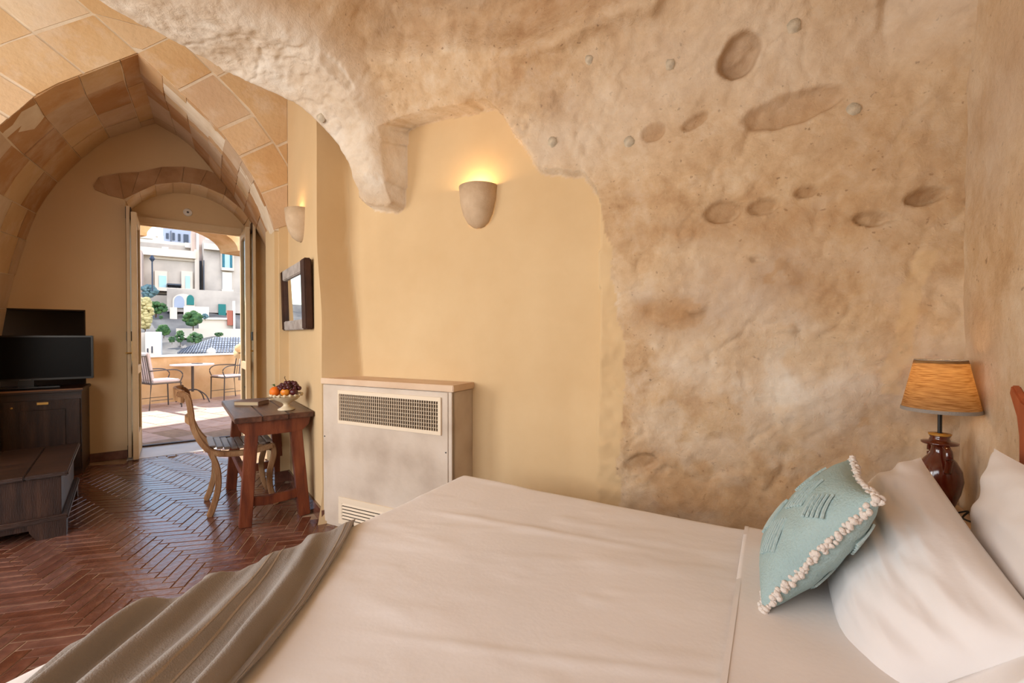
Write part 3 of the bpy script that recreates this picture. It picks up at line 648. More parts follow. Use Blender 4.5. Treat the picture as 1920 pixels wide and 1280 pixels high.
# ------------------------------------------------------------------ chair
ch = thing('dining_chair', MP @ T(.08, 3.97, 0), 'weathered curved wooden chair with slatted seat pulled up to the table', 'chair')
def smoothp(P, n=18):
    P = np.array(P, float); out = []
    for i in range(len(P)-1):
        p0, p1, p2, p3 = P[max(i-1,0)], P[i], P[i+1], P[min(i+2,len(P)-1)]
        for t in np.linspace(0, 1, n//len(P)+3)[:-1]:
            out.append(.5*((2*p1)+(-p0+p2)*t+(2*p0-5*p1+4*p2-p3)*t*t+(-p0+3*p1-3*p2+p3)*t**3))
    out.append(P[-1]); return [tuple(p) for p in out]
for y in (-.20, .20):
    MB().sweep(smoothp([(-.075,y,.865),(-.02,y,.845),(.0,y,.75),(.015,y,.63),(.065,y,.51),(.14,y,.437),(.28,y,.415),(.42,y,.425),(.50,y,.44)]), .036, .055, up=(0,1,0)).build('side_frame', wood_ch, ch, bevel=.006)
    MB().sweep(smoothp([(.11,y,.45),(.15,y,.33),(.155,y,.2),(.13,y,.08),(.10,y,.0)]), .036, .05, up=(0,1,0)).build('leg', wood_ch, ch, bevel=.006)
    MB().sweep(smoothp([(.49,y,.455),(.505,y,.38),(.475,y,.24),(.485,y,.10),(.52,y,.0)]), .036, .048, up=(0,1,0)).build('leg', wood_ch, ch, bevel=.006)
MB().sweep(smoothp([(-.04,-.22,.845),(-.075,-.1,.85),(-.085,0,.852),(-.075,.1,.85),(-.04,.22,.845)]), .022, .085).build('crest_rail', wood_ch, ch, bevel=.005)
MB().sweep(smoothp([(.01,-.19,.66),(-.02,0,.665),(.01,.19,.66)]), .02, .05).build('back_rail', wood_ch, ch, bevel=.004)
for i in range(9):
    x = .105+i*.044; z = .452+.03*((x-.29)/.2)**2; box('slat', (x,-.19,z-.008),(x+.038,.19,z+.008), wood_sl, ch, .003)
box('front_rail', (.475,-.19,.40),(.50,.19,.445), wood_ch, ch, .004)

# ------------------------------------------------------------------ book, magazine, fruit bowl
def onz(x, y, z):
    d = _F + _R*(x-960)/F_PX + _U*(640-y)/F_PX; k = (z-CAM_H)/d[2]; P = d*k; return P[0], P[1]
X, Y = onz(472, 758, .722); bk = thing('book', T(X, Y, .7225) @ Matrix.Rotation(R(26), 4, 'Z'), 'thick closed paperback lying on the wooden table', 'book')
box('pages', (-.095,-.065,.003),(.092,.064,.027), paper, bk); box('cover', (-.097,-.067,.027),(.097,.067,.030), cover_m, bk); box('cover', (-.097,-.067,0),(.097,.067,.003), cover_m, bk); box('spine', (.092,-.067,.0),(.097,.067,.030), cover_m, bk)
X, Y = onz(520, 748, .722); mg = thing('leaflet', T(X, Y, .7225) @ Matrix.Rotation(R(70), 4, 'Z'), 'small folded paper leaflet behind the fruit bowl', 'paper')
box('sheet', (-.07,-.05,0),(.07,.05,.003), white_p, mg); box('sheet', (-.07,-.05,.004),(.06,.045,.007), paper, mg, M=Matrix.Rotation(R(-4), 4, 'Y'))
X, Y = onz(537, 768, .722); BWL = Vector((X, Y, .7225))
bw = thing('fruit_bowl', T(*BWL), 'cream ceramic pedestal bowl of fruit on the wooden table', 'bowl')
MB().lathe([(.001,.004),(.055,.0),(.057,.008),(.035,.018),(.022,.03),(.02,.045),(.04,.058),(.075,.075),(.10,.105),(.104,.112),(.098,.110),(.07,.084),(.001,.066)], n=36).build('bowl', ceram, bw, smooth=True)
for i in range(18):
    a = 2*math.pi*i/18; MB().ball((.101*math.cos(a), .101*math.sin(a), .109), .011, 8, 6).build('rim_lobe', ceram, bw, smooth=True)
def fruit(name, dx, dz, r, m, lab, dy=0, sc=(1,1,1)):
    off = _R*dx + np.array([-_F[0], -_F[1], 0])*dy
    t = thing(name, T(BWL.x+off[0], BWL.y+off[1], BWL.z+dz), lab, 'fruit')
    MB().ball((0,0,0), r, 18, 12, sc).build('flesh', m, t, smooth=True)
    MB().sweep([(0,0,r*sc[2]*.93),(.003,0,r*sc[2]+.008)], .005, n=6).build('stem', stem_m, t); return t
o = fruit('orange', -.058, .135, .036, orange_m, 'bright orange with a dark leaf in the pedestal bowl', .045)
MB().add([(0,0,.036),(-.03,.0,.046),(-.065,.008,.044),(-.03,.02,.052)], [(0,1,2,3)]).build('leaf', leaf_m, o)
o = fruit('apple', .022, .135, .031, apple_m, 'small yellow apple between the orange and the grapes', .06)
MB().add([(-.03,0,.0),(-.045,-.01,.02),(-.03,-.03,.03),(-.012,-.03,.005),(-.015,-.02,-.012)], [(0,1,2,3,4)]).build('leaf', leaf_m, o)
fruit('plum', .072, .132, .029, grape_m, 'dark red plum on the bowl rim', .04)
off = _R*.022; gp = thing('grape_bunch', T(BWL.x+off[0], BWL.y+off[1], BWL.z+.15), 'bunch of dark red grapes heaped on the pedestal bowl', 'grapes')
gm = MB().ball((0,0,0), .0155, 9, 7).build('grape', grape_m, gp, smooth=True); gm.location = (0,0,.045)
for i in range(46):
    a = random.uniform(0, 2*math.pi); r = .082*math.sqrt(random.random()); z = .052*(1-(r/.09)**2)*random.uniform(.5,1.05)-.004
    g = gm.copy(); COL.objects.link(g); g.parent = gp; g.location = (r*math.cos(a), r*math.sin(a), z); g.scale = [random.uniform(.85,1.12)]*3
MB().sweep([(-.03,0,.05),(-.055,.0,.075),(-.065,.01,.085)], .005, n=6).build('stalk', stem_m, gp)

# ------------------------------------------------------------------ television, cabinet, chest
tvx = -.615
tv = thing('television', MP @ T(tvx-.44, 5.74, .80), 'slim black flat television standing on the dark cabinet', 'television')
box('casing', (-.44,-.02,.06),(.44,.03,.455), tv_blk, tv, .004); box('screen', (-.425,-.0235,.078),(.425,-.0195,.44), tv_scr, tv)
box('logo_bar', (-.035,-.025,.0635),(.035,-.02,.069), metal_g, tv); box('stand_neck', (-.05,.0,.0),(.05,.03,.08), tv_blk, tv); box('stand_base', (-.22,-.05,-.008),(.22,.09,.006), tv_blk, tv, .003)
cb = thing('tv_cabinet', MP @ T(-.685, 5.60, 0), 'dark walnut cabinet with panelled doors under the television', 'cabinet')
box('carcass', (-.98,.02,.06),(0,.48,.755), wood_dk2, cb, .003); box('top', (-1.0,-.01,.755),(.012,.49,.785), wood_dk2, cb, .005); box('plinth', (-.98,.03,0),(0,.47,.06), wood_dk2, cb)
box('top_edge', (-1.0,-.014,.772),(.012,-.010,.784), mat('worn_edge', [(140,100,70)], 6, .5, .1), cb)  # lighter strip paints the lit front edge of the top board
for x0, x1 in ((-.97,-.50),(-.48,-.01)):
    dr = box('door', (x0,.0,.075),(x1,.02,.69), wood_dk, cb, .002)
    box('panel', (x0+.09,-.006,.15),(x1-.09,.002,.61), wood_dk, dr, .006)
    box('label_plate', ((x0+x1)/2-.035,-.004,.655),((x0+x1)/2+.035,.0,.675), brassm, dr)
    MB().lathe([(.001,0),(.010,0),(.008,.008),(.001,.009)], n=10).build('escutcheon', brassm, dr, T(x0+.05,0,.64) @ Matrix.Rotation(R(90), 4, 'X'))
cs = thing('blanket_chest', MP @ T(-.57, 3.97, 0) @ Matrix.Rotation(R(4), 4, 'Z'), 'old dark wooden blanket chest with moulded base beside the passage', 'chest')
box('body', (-.56,.01,.06),(-.012,.95,.375), wood_dk, cs, .003)
for x0, x1 in ((-.59,-.39),(-.388,-.17),(-.168,.02)): box('lid_board', (x0,-.02,.378),(x1,.985,.402), wood_dk2, cs, .005)
MB().sweep([(.012,-.02,.39),(.012,.985,.39)], .022, .03).build('lid_moulding', wood_dk2, cs, bevel=.006)
for a, b in (((-.012,.0,.10),(.02,.98,.135)),((-.56,-.02,.10),(.02,.012,.135))): box('base_moulding', a, b, wood_dk2, cs, .008)
for y0 in (.0, .86): 
    MB().prism([(y0,.0),(y0+.09,.0),(y0+.10,.04),(y0+.12,.07),(y0+.12,.10),(y0,.10)] if y0 < .1 else [(y0,.07),(y0+.03,.04),(y0+.04,0),(y0+.12,0),(y0+.12,.1),(y0,.1)], 0, -.015, .01).build('foot', wood_dk2, cs)
MB().prism([(-.12,0),(.01,0),(.01,.1),(-.16,.1),(-.15,.05)], 1, -.012, .012).build('foot', wood_dk, cs)
MB().prism([(-.56,0),(-.44,0),(-.41,.05),(-.4,.1),(-.56,.1)], 1, -.012, .012).build('foot', wood_dk, cs)

# ------------------------------------------------------------------ bed
BX0, BX1, BY0, BY1, BZ = -1.375, .57, -.02, 1.88, .55
bed = thing('bed', T((BX0+BX1)/2, (BY0+BY1)/2, 0), 'double bed with a white covered mattress', 'bed')
cxb, cyb = (BX0+BX1)/2, (BY0+BY1)/2
box('base', (BX0+.06-cxb,BY0+.05-cyb,.05),(BX1-cxb,BY1-.05-cyb,.28), wood_dk, bed, .01)
box('mattress', (BX0+.03-cxb,BY0+.03-cyb,.28),(BX1-cxb,BY1-.03-cyb,BZ-.03), sheet_m, bed, .03)
for x in (BX0+.12, BX1-.1):
    for y in (BY0+.12, BY1-.12): box('leg', (x-.03-cxb,y-.03-cyb,0),(x+.03-cxb,y+.03-cyb,.05), wood_dk, bed)
MB().prism([(y_-cyb, z_) for y_, z_ in [(BY0,.05),(1.745,.05),(1.745,.86),(1.75,.98),(1.765,1.03),(1.81,1.09),(1.80,1.115),(1.74,1.075),(1.6,1.04),(1.0,1.12),(BY0,1.04)]], 0, BX1+.003-cxb, BX1+.022-cxb).build('headboard', rust_w, bed, bevel=.004)
def drape(a, b, off):
    """a: plan x (may run past the foot), b: plan y (may run past the sides); folds over the mattress edges"""
    r = .045+off; z = BZ + off + 0*a; x = a.copy(); y = b.copy()
    def fold(c, edge, sgn, z):
        e = (c-edge)*sgn + r          # >0 past the start of rounding
        ph = np.clip(e/r, 0, math.pi/2); ex = np.clip(e-r*math.pi/2, 0, None)
        newc = np.where(e > 0, edge - sgn*r + sgn*r*np.sin(ph), c); return newc, z - np.where(e > 0, r*(1-np.cos(ph))+ex, 0)
    x, z = fold(x, BX0-off, -1, z); y, z = fold(y, BY1+off, 1, z); y, z = fold(y, BY0-off, -1, z); return x, y, np.maximum(z, .012+off*.5)
def grid_obj(name, x, y, z, m, parent=None, solid=0):
    ny, nx = x.shape; co = np.stack([x, y, z], -1).reshape(-1, 3); idx = np.arange(nx*ny).reshape(ny, nx)
    q = np.stack([idx[:-1,:-1], idx[:-1,1:], idx[1:,1:], idx[1:,:-1]], -1).reshape(-1, 4)
    me = bpy.data.meshes.new(name); me.from_pydata(co.tolist(), [], q.tolist()); me.materials.append(m); me.shade_smooth()
    o = bpy.data.objects.new(name, me); COL.objects.link(o)
    if parent: o.parent = parent
    if solid: md = o.modifiers.new('th', 'SOLIDIFY'); md.thickness = solid; md.offset = 1
    return o
sh = thing('bed_sheet', T(0, 0, 0), 'smooth white top sheet spread over the bed and tucked at the foot', 'bed sheet')
a, b = np.meshgrid(np.arange(BX0-.40, .60, .012), np.arange(BY0-.42, BY1+.42, .014))
x, y, z = drape(a, b, .0)
wr = .006*fbm(a*2.2+4, b*2.2, 3) + .0035*np.maximum(0, fbm(a*3+b*5, b*9-a*4, 3))*2 + .004*np.exp(-((b-.9-.35*(a+.4))/.012)**2)*sstep(-1.0,-.5,a) + .004*np.exp(-((b-1.55-.12*a)/.02)**2)*sstep(-1.3,-1.0,a)*sstep(-.2,-.6,a)
z = z + wr*(z > .5)
grid_obj('sheet', x, y, z, sheet_m, sh)
a, b = np.meshgrid(np.arange(-.09, .58, .012), np.arange(BY0-.3, BY1+.32, .014)); x, y, z = drape(a, b, .006)
z = z + (.007*fbm(a*3, b*3, 3)+.004)*(z > .5); grid_obj('turned_hem', x, y, z, sheet_m, sh, .003)
a, b = np.meshgrid(np.linspace(-.09,-.078,3), np.arange(BY0-.3, BY1+.32, .02)); x, y, z = drape(a, b, .012); grid_obj('hem_seam', x, y, z+.001, sheet_m, sh)
# throw across the foot corner
th = thing('throw_blanket', T(0, 0, 0), 'rumpled grey linen throw lying across the foot of the bed', 'blanket')
c, l = np.meshgrid(np.linspace(0, 1.0, 150), np.linspace(-.42, 1.35, 170))
def throw_xy(c, l):
    bx = BX0 + .02 + 0*c; by = 1.175 - .79*c
    ang = R(-50) - .16*np.clip(l, 0, 1) + .05*np.sin(c*7); curve = .05*np.sin(l*2.2+c*3)
    return bx + np.cos(ang)*l + curve*.3*np.clip(l, 0, 1), by + np.sin(ang)*l*np.where(l < 0, .35, 1.0)
px_, py_ = throw_xy(c, l)
fo = .5+.5*np.sin(c*2*math.pi*5.2 + .9*np.sin(l*2.1+c*4) + 1.1*fbm(c*3, l*1.2, 2))
fold_h = (fo**1.6)*(.034+.036*fbm(c*4+2, l*1.5, 2))*sstep(0, .16, c)*sstep(1.0, .93, c) + .006*fbm(c*14, l*6, 3)
x, y, z = drape(px_, py_, .012)
edge = sstep(-.02, .10, BX0 + .09 - x)
z = z + fold_h*(1-edge*.35) + .004; x = x - fold_h*1.1*edge*(z < .56)
grid_obj('cloth', x, y, z, throw_m, th, .004)
for cc in (.012, .045, .36, .40, .80):
    c2, l2 = np.meshgrid(np.linspace(cc, cc+.008, 3), np.linspace(-.42, 1.35, 170)); qx, qy = throw_xy(c2, l2)
    fo2 = .5+.5*np.sin(c2*2*math.pi*5.2 + .9*np.sin(l2*2.1+c2*4) + 1.1*fbm(c2*3, l2*1.2, 2)); f2 = (fo2**1.6)*(.034+.036*fbm(c2*4+2, l2*1.5, 2))*sstep(0, .16, c2)*sstep(1.0, .93, c2) + .006*fbm(c2*14, l2*6, 3)
    xx, yy, zz = drape(qx, qy, .012); e2 = sstep(-.02, .10, BX0+.09-xx); zz = zz + f2*(1-e2*.35) + .0095; xx = xx - f2*1.1*e2*(zz < .56) - .003*e2
    grid_obj('stripe', xx, yy, zz, throw_l, th)

# ------------------------------------------------------------------ pillows and cushion
def puff(L, W, Tk, n=46, pinch=.06, wr=.006, seed=0, p=2.6):
    """pillow in its own frame: x length, y width, z thickness"""
    a, b = np.meshgrid(np.linspace(-1, 1, n), np.linspace(-1, 1, n)); prof = (np.clip(1-np.abs(a)**p, 0, 1)*np.clip(1-np.abs(b)**p, 0, 1))**.5
    sx = L/2*a*(1-pinch*(1-np.abs(a))*0-pinch*(1-np.abs(b)**2)*np.abs(a)**3); sy = W/2*b*(1-pinch*(1-np.abs(a)**2)*np.abs(b)**3)
    outs = []
    for s in (1, -1):
        zz = s*Tk/2*prof + s*wr*fbm(a*2.2+seed, b*5+seed*2, 3)*prof + s*wr*.8*np.sin(a*9+b*14+seed+2*fbm(a*2, b*2, 2))*sstep(.3, .9, np.abs(a))*prof
        outs.append(np.stack([sx, sy, zz], -1).reshape(-1, 3))
    idx = np.arange(n*n).reshape(n, n); q = np.stack([idx[:-1,:-1], idx[:-1,1:], idx[1:,1:], idx[1:,:-1]], -1).reshape(-1, 4)
    b_ = MB(); b_.add(outs[0], q.tolist()); b_.add(outs[1], q[:, ::-1].tolist()); return b_
def fr(o, X, Y):                                       # matrix from origin, x axis and y axis
    X = Vector(X).normalized(); Y = (Vector(Y) - X*Vector(Y).dot(X)).normalized(); Zv = X.cross(Y)
    M = Matrix.Identity(4)
    for i in range(3): M[i][0], M[i][1], M[i][2], M[i][3] = X[i], Y[i], Zv[i], o[i]
    return M
p1 = thing('pillow', fr((.275,1.49,.668), (-.03,.68,.14), (.24,.02,.27)), 'plump white pillow leaning behind the aqua cushion', 'pillow')
puff(.74, .38, .20, n=80, seed=1, wr=.014).build('case', pillow_m, p1, smooth=True)
a, b = np.meshgrid(np.linspace(-.43,-.345, 8), np.linspace(-.185, .185, 30)); grid_obj('open_hem', a, b*(1+.4*(a+.43)), .012*np.sin(b*34)*(-.345-a)/.085-.25*(-.345-a), pillow_m, p1, .006)
p2 = thing('pillow', fr((.488,1.32,.752), (.0,.8,-.03), (.06,.0,.40)), 'white pillow propped against the headboard', 'pillow')
puff(.80, .42, .13, seed=4, wr=.01).build('case', pillow_m, p2, smooth=True)
B1, B2, T1, T2 = Vector((.012,1.275,.575)), Vector((.012,1.63,.575)), Vector((.213,1.35,.86)), Vector((.208,1.71,.862))
cu = thing('cushion', fr((B1+B2+T1+T2)/4 + Vector((-.02,0,.005)), B2-B1, T1-B1), 'aqua patterned square cushion with white fringe on the bed', 'cushion')
puff(.40, .40, .15, n=40, pinch=.10, wr=.003, seed=2, p=2.2).build('cover', teal, cu, smooth=True)
# raised woven patches on both faces
def patch(x0, y0, ang, n, w, L):
    for i in range(n):
        for s in (1, -1):
            pts = []
            for k in np.linspace(-.5, .5, 6):
                px = x0+math.cos(ang)*k*L-math.sin(ang)*(i-n/2)*w; py = y0+math.sin(ang)*k*L+math.cos(ang)*(i-n/2)*w
                aa, bb_ = px/.2, py/.2
                if abs(aa) > .93 or abs(bb_) > .93: continue
                pts.append((px, py, s*(.075*math.sqrt((1-abs(aa)**2.2)*(1-abs(bb_)**2.2))+.0028)))
            if len(pts) > 2: MB().sweep(pts, .006, .005).build('raised_rib', tealr, cu)
patch(-.08,-.06,.9,6,.0145,.10); patch(.05,-.05,.9,6,.0145,.10); patch(-.02,.07,.9,6,.0145,.10); patch(.11,.09,.9,6,.0145,.08); patch(-.13,.09,.9,5,.0145,.07)
fb = MB(); per = []
for k in range(4):
    c0, c1 = [((-1,-1),(1,-1)),((1,-1),(1,1)),((1,1),(-1,1)),((-1,1),(-1,-1))][k]
    for t in np.linspace(0, 1, 110)[:-1]: per.append((c0[0]+(c1[0]-c0[0])*t, c0[1]+(c1[1]-c0[1])*t))
for (ax_, ay_) in per:
    bow = 1-.10*(1-min(abs(ax_), abs(ay_))**2)
    fb.ball((.2*ax_*bow+random.uniform(-.006,.006), .2*ay_*bow+random.uniform(-.006,.006), random.uniform(-.007,.007)), random.uniform(.005,.0085), 6, 4, (1,1,random.uniform(.8,1.3)))
fo_ = fb.build('fringe', fringe_m, cu, smooth=True); fo_['kind'] = 'stuff'

# ------------------------------------------------------------------ nightstand, lamp, switch
nt = thing('nightstand', T(.47, 2.14, 0), 'small wooden nightstand between the bed and the cave wall', 'nightstand')
box('top', (-.18,-.2,.605),(.12,.12,.63), lid_p, nt, .004); box('body', (-.17,-.19,.1),(.11,.11,.605), wood_dk, nt, .003); box('drawer', (-.178,-.17,.42),(-.17,.09,.58), wood_rd, nt, .002)
for x in (-.15,.09):
    for y in (-.17,.09): box('leg', (x-.018,y-.018,0),(x+.018,y+.018,.1), wood_dk, nt)
lp = thing('table_lamp', T(.508, 2.15, .63), 'brown glazed jug lamp with linen shade beside the pillow', 'lamp')
MB().lathe([(.001,0),(.034,0),(.036,.006),(.04,.02),(.056,.07),(.0645,.115),(.060,.15),(.044,.182),(.026,.205),(.022,.225),(.024,.236),(.05,.24),(.051,.246),(.030,.250),(.026,.262),(.030,.272),(.001,.272)], n=36).build('jug', glaze, lp, smooth=True)
MB().lathe([(.0305,.270),(.032,.276),(.010,.278)], n=24).build('rim', glaze_o, lp, smooth=True)
for a in (-1.45, 1.69):
    ca_, sa_ = math.cos(a), math.sin(a); MB().sweep(smoothp([(.045*ca_,.045*sa_,.238),(.066*ca_,.066*sa_,.225),(.070*ca_,.070*sa_,.19),(.058*ca_,.058*sa_,.15)]), .022, .012, n=10).build('handle', glaze, lp, smooth=True)
MB().lathe([(.0065,.274),(.0065,.45)], n=10).build('pole', blackm, lp)
MB().lathe([(.001,.41),(.022,.41),(.022,.44),(.001,.45)], n=12).build('socket', blackm, lp)
shade_m = bpy.data.materials.new('linen_shade'); shade_m.use_nodes = True; N_ = shade_m.node_tree.nodes; L_ = shade_m.node_tree.links; pb = N_['Principled BSDF']
tcn = N_.new('ShaderNodeTexCoord'); mpn = N_.new('ShaderNodeMapping'); mpn.inputs['Rotation'].default_value = (0, R(30), 0); mpn.inputs['Scale'].default_value = (6,6,140); L_.new(tcn.outputs['Object'], mpn.inputs[0])
nn_ = N_.new('ShaderNodeTexNoise'); nn_.inputs['Scale'].default_value = 4; nn_.inputs['Detail'].default_value = 4; L_.new(mpn.outputs[0], nn_.inputs[0])
rr_ = N_.new('ShaderNodeValToRGB'); rr_.color_ramp.elements[0].position = .35; rr_.color_ramp.elements[0].color = srgb((150,104,58)); rr_.color_ramp.elements[1].position = .62; rr_.color_ramp.elements[1].color = srgb((206,164,110)); L_.new(nn_.outputs['Fac'], rr_.inputs[0])
tr2 = N_.new('ShaderNodeBsdfTranslucent'); mx = N_.new('ShaderNodeMixShader'); mx.inputs[0].default_value = .55; L_.new(rr_.outputs[0], pb.inputs['Base Color']); L_.new(rr_.outputs[0], tr2.inputs[0]); pb.inputs['Roughness'].default_value = .9
L_.new(pb.outputs[0], mx.inputs[1]); L_.new(tr2.outputs[0], mx.inputs[2]); L_.new(mx.outputs[0], N_['Material Output'].inputs[0])
sd = MB().lathe([(.108,.356),(.0715,.535)], n=48).build('shade', shade_m, lp, smooth=True)
for r, z in ((.1085,.356),(.0725,.525)): MB().lathe([(r,z),(r-.0015,z+.012),(r-.004,z+.012),(r-.003,z),(r,z)], n=48).build('trim_band', throw_m, sd)
for k in range(3): a = k*2.094; MB().sweep([(0,0,.53),(.0715*math.cos(a),.0715*math.sin(a),.532)], .003, n=5).build('spider', blackm, sd)
MB().ball((0,0,.462), .022, 12, 9).build('bulb', bulb_m, lp, smooth=True)
l = bpy.data.lights.new('lamp_light', 'POINT'); l.energy = 2.0; l.color = (1,.66,.30); l.shadow_soft_size = .025; lo = bpy.data.objects.new('lamp_light', l); COL.objects.link(lo); lo.parent = lp; lo.location = (0,0,.462)
MB().sweep(smoothp([(.03,-.03,.006),(.06,-.06,.03),(.04,-.09,.012),(.10,-.10,.005),(.13,.05,.005)]), .006, n=6).build('cord', blackm, lp)
sw = thing('light_switch', T(.60, 1.95, .80), 'ivory switch plate on the cave wall by the lamp', 'switch')
box('plate', (-.006,-.06,-.045),(.004,.06,.045), switch_m, sw, .003); box('rocker', (-.010,-.015,-.02),(-.006,.015,.02), white_p, sw, .001)

# ------------------------------------------------------------------ terrace
tf = tag(MB().box((-10.6,-1.0,-.25),(-6.05,9.0,-.012)).build('floor_terrace', grout), 'terrace paved with terracotta squares', kind='structure')
pv = MB().box((-.149,-.149,-.03),(.149,.149,0)).build('paver', paver_m, tf, bevel=.004); k = 0
for i in range(13):
    for j in range(19):
        X, Y = -6.1-.15-.3*i, 1.4+.3*j; P = np.array([X, Y, 0]); 
        if P@PV < 6.72: continue
        o = pv if k == 0 else pv.copy()
        if k: COL.objects.link(o); o.parent = tf
        k += 1; o.location = (X, Y, random.uniform(-.004,.001))
house = MB().box((DT1,S1+.47,-.2),(3.5,S1+.75,4.2)).box((-3.0,S1+.47,-.2),(DT0,S1+.75,4.2)).box((DT0,S1+.47,2.62),(DT1,S1+.75,4.2))
tag(house.build('wall_outer', parapet_m, None, MP), 'outer house wall around the terrace door', kind='structure')
pp = tag(MB().box((-10.2,-1,-.2),(-9.95,9,.86)).build('wall_parapet', parapet_m), 'ochre rendered parapet along the terrace', kind='structure')
box('coping', (-10.23,-1,.86),(-9.92,9,.888), town_wh, pp)
ac_ = [(4.70+.82*math.cos(a_), 3.08+.40*math.sin(a_)) for a_ in np.linspace(math.pi, 0, 17)]
lg = MB().prism([(-1,3.08)] + ac_ + [(9,3.08),(9,4.3),(-1,4.3)], 0, -10.65, -9.95).box((-10.65,-1.0,.0),(-9.95,-.6,3.08)).box((-10.65,8.6,.0),(-9.95,9,3.08))
tag(lg.build('wall_loggia', parapet_m), 'loggia arch and roof above the terrace', kind='structure')
bt = thing('bistro_table', T(-9.56, 4.44, 0), 'round grey bistro table with curved feet by the parapet', 'table')
MB().lathe([(.001,.70),(.345,.70),(.35,.71),(.345,.722),(.001,.722)], n=40).build('top', cush_w, bt); MB().lathe([(.022,.2),(.022,.70)], n=12).build('column', metal_g, bt)
for k in range(4): a = R(30+90*k); MB().sweep(smoothp([(.01*math.cos(a),.01*math.sin(a),.24),(.12*math.cos(a),.12*math.sin(a),.22),(.25*math.cos(a),.25*math.sin(a),.13),(.32*math.cos(a),.32*math.sin(a),.0)]), .022, n=8).build('foot', metal_g, bt)
box('ashtray', (-.09,.02,.722),(.09,.14,.735), metal_g, bt)
def patio_chair(M, lab, cushion):
    t = thing('patio_chair', M, lab, 'chair')               # local: seat faces +y
    for x in (-.24,.24):
        MB().sweep([(x,.23,0),(x,.22,.44)], .022, n=8).build('leg', metal_g, t); MB().sweep([(x,-.25,0),(x,-.22,.44),(x,-.29,.92)], .022, n=8).build('leg', metal_g, t)
        MB().sweep(smoothp([(x,-.25,.66),(x,-.05,.67),(x,.16,.66),(x,.25,.58),(x,.21,.45)]), .02, n=8).build('armrest', metal_g, t)
        MB().sweep([(x,-.22,.16),(x,.22,.16)], .012, n=6).build('stretcher', metal_g, t)
    box('seat', (-.24,-.23,.43),(.24,.24,.445), metal_g, t); MB().sweep([(-.24,-.29,.92),(.24,-.29,.92)], .022, n=8).build('back_rail', metal_g, t)
    for k in range(5): x = -.16+.08*k; MB().sweep([(x,-.225,.44),(x,-.285,.91)], .01, n=6).build('back_bar', metal_g, t)
    if cushion:
        box('seat_cushion', (-.23,-.2,.446),(.23,.23,.50), cush_w, t, .02)
        box('back_cushion', (-.23,-.03,0),(.23,.03,.48), cush_w, t, .02, M=T(0,-.19,.50) @ Matrix.Rotation(R(8), 4, 'X'))
    else: box('seat_pad', (-.23,-.2,.446),(.23,.23,.475), cush_w, t, .01)
    return t
patio_chair(T(-9.30, 3.80, 0) @ Matrix.Rotation(R(0), 4, 'Z'), 'iron armchair with thick white cushions on the terrace', True)
patio_chair(T(-9.50, 5.08, 0) @ Matrix.Rotation(R(180), 4, 'Z'), 'iron armchair with a towel over its back on the terrace', False)
tw_ = thing('towel', T(-9.50, 5.42, .5), 'pale fringed towel hanging over the iron armchair back', 'towel')
a, b = np.meshgrid(np.linspace(-.2, .2, 24), np.linspace(0, 1, 24)); grid_obj('cloth', a, -.03-.03*np.sin(a*22)*b+.02*(1-b), .45-.62*b, towel, tw_, .008)
ht = thing('straw_hat', T(-9.42, 5.28, .98) @ Matrix.Rotation(R(62), 4, 'X') @ Matrix.Rotation(R(15), 4, 'Y'), 'straw hat hung on the iron armchair', 'hat')
MB().lathe([(.001,.12),(.06,.118),(.085,.09),(.09,.0),(.20,-.02),(.20,-.026),(.088,-.008)], n=32).build('straw', straw, ht, smooth=True); MB().lathe([(.0915,.0),(.0905,.03)], n=32).build('ribbon', frame_d, ht)

# ------------------------------------------------------------------ the town across the ravine (frame of the passage, far out)
def rect(x0, y0, x1, y1, s): a = at(x0, y1, s); b = at(x1, y0, s); return a[0], b[0], a[1], b[1]
def bld(name, px, s, depth, m, lab, cat='building', down=0):
    t0, t1, z0, z1 = rect(*px, s); t = thing(name, MP @ T((t0+t1)/2, s, z0), lab, cat); t['c'] = (t0+t1)/2; t['z'] = z0
    box('wall', (t0-(t0+t1)/2, 0, -down), (t1-(t0+t1)/2, depth, z1-z0), m, t); return t
def on(t, name, px, s, m, proud=.12, parent=None):
    t0, t1, z0, z1 = rect(*px, s); c, z = t['c'], t['z']; y = 0
    return box(name, (t0-c, y-proud, z0-z), (t1-c, y+.15, z1-z), m, parent or t)
def cpx(x, y): return 250+x*.1914, 425+y*.1914
def P4(a, b, c, d): return (*cpx(a, b), *cpx(c, d))
SM_, SU = 46, 62
m1 = bld('palace', P4(80,262,606,650), SM_, 1.4, tufa_out, 'grey stone palace with two pale door cases')
on(m1, 'cornice', P4(70,250,612,276), SM_, town_lt, .5); on(m1, 'string_course', P4(200,300,600,312), SM_, town_lt, .15); on(m1, 'pilaster', P4(602,232,642,652), SM_, town_lt, .4)
for a in ((212,440,332,620),(470,442,580,620)):
    w = on(m1, 'door_case', P4(*a), SM_, town_lt, .25); on(m1, 'door', P4(a[0]+40,a[1]+45,a[2]-8 if a[0] < 300 else a[2]-25,a[3]-2), SM_, glass_c, .32, w)
rb_ = on(m1, 'balcony_slab', P4(205,618,606,632), SM_, town_lt, .9)
for i in range(9): on(m1, 'baluster', P4(335+i*16,575,337+i*16,618), SM_, dark_w, .8)
on(m1, 'handrail', P4(330,570,470,576), SM_, dark_w, .82)
m2 = bld('townhouse', P4(690,165,1100,725), SM_-1, 2.4, tufa_out, 'weathered stone house with teal shuttered window')
on(m2, 'cornice', P4(690,205,1100,222), SM_-1, town_lt, .35)
w = on(m2, 'window_case', P4(855,240,985,425), SM_-1, town_lt, .15); on(m2, 'pane', P4(890,268,948,410), SM_-1, glass_c, .2, w)
for a in ((870,268,892,410),(946,268,966,410)): on(m2, 'shutter', P4(*a), SM_-1, shut_t, .3, w)
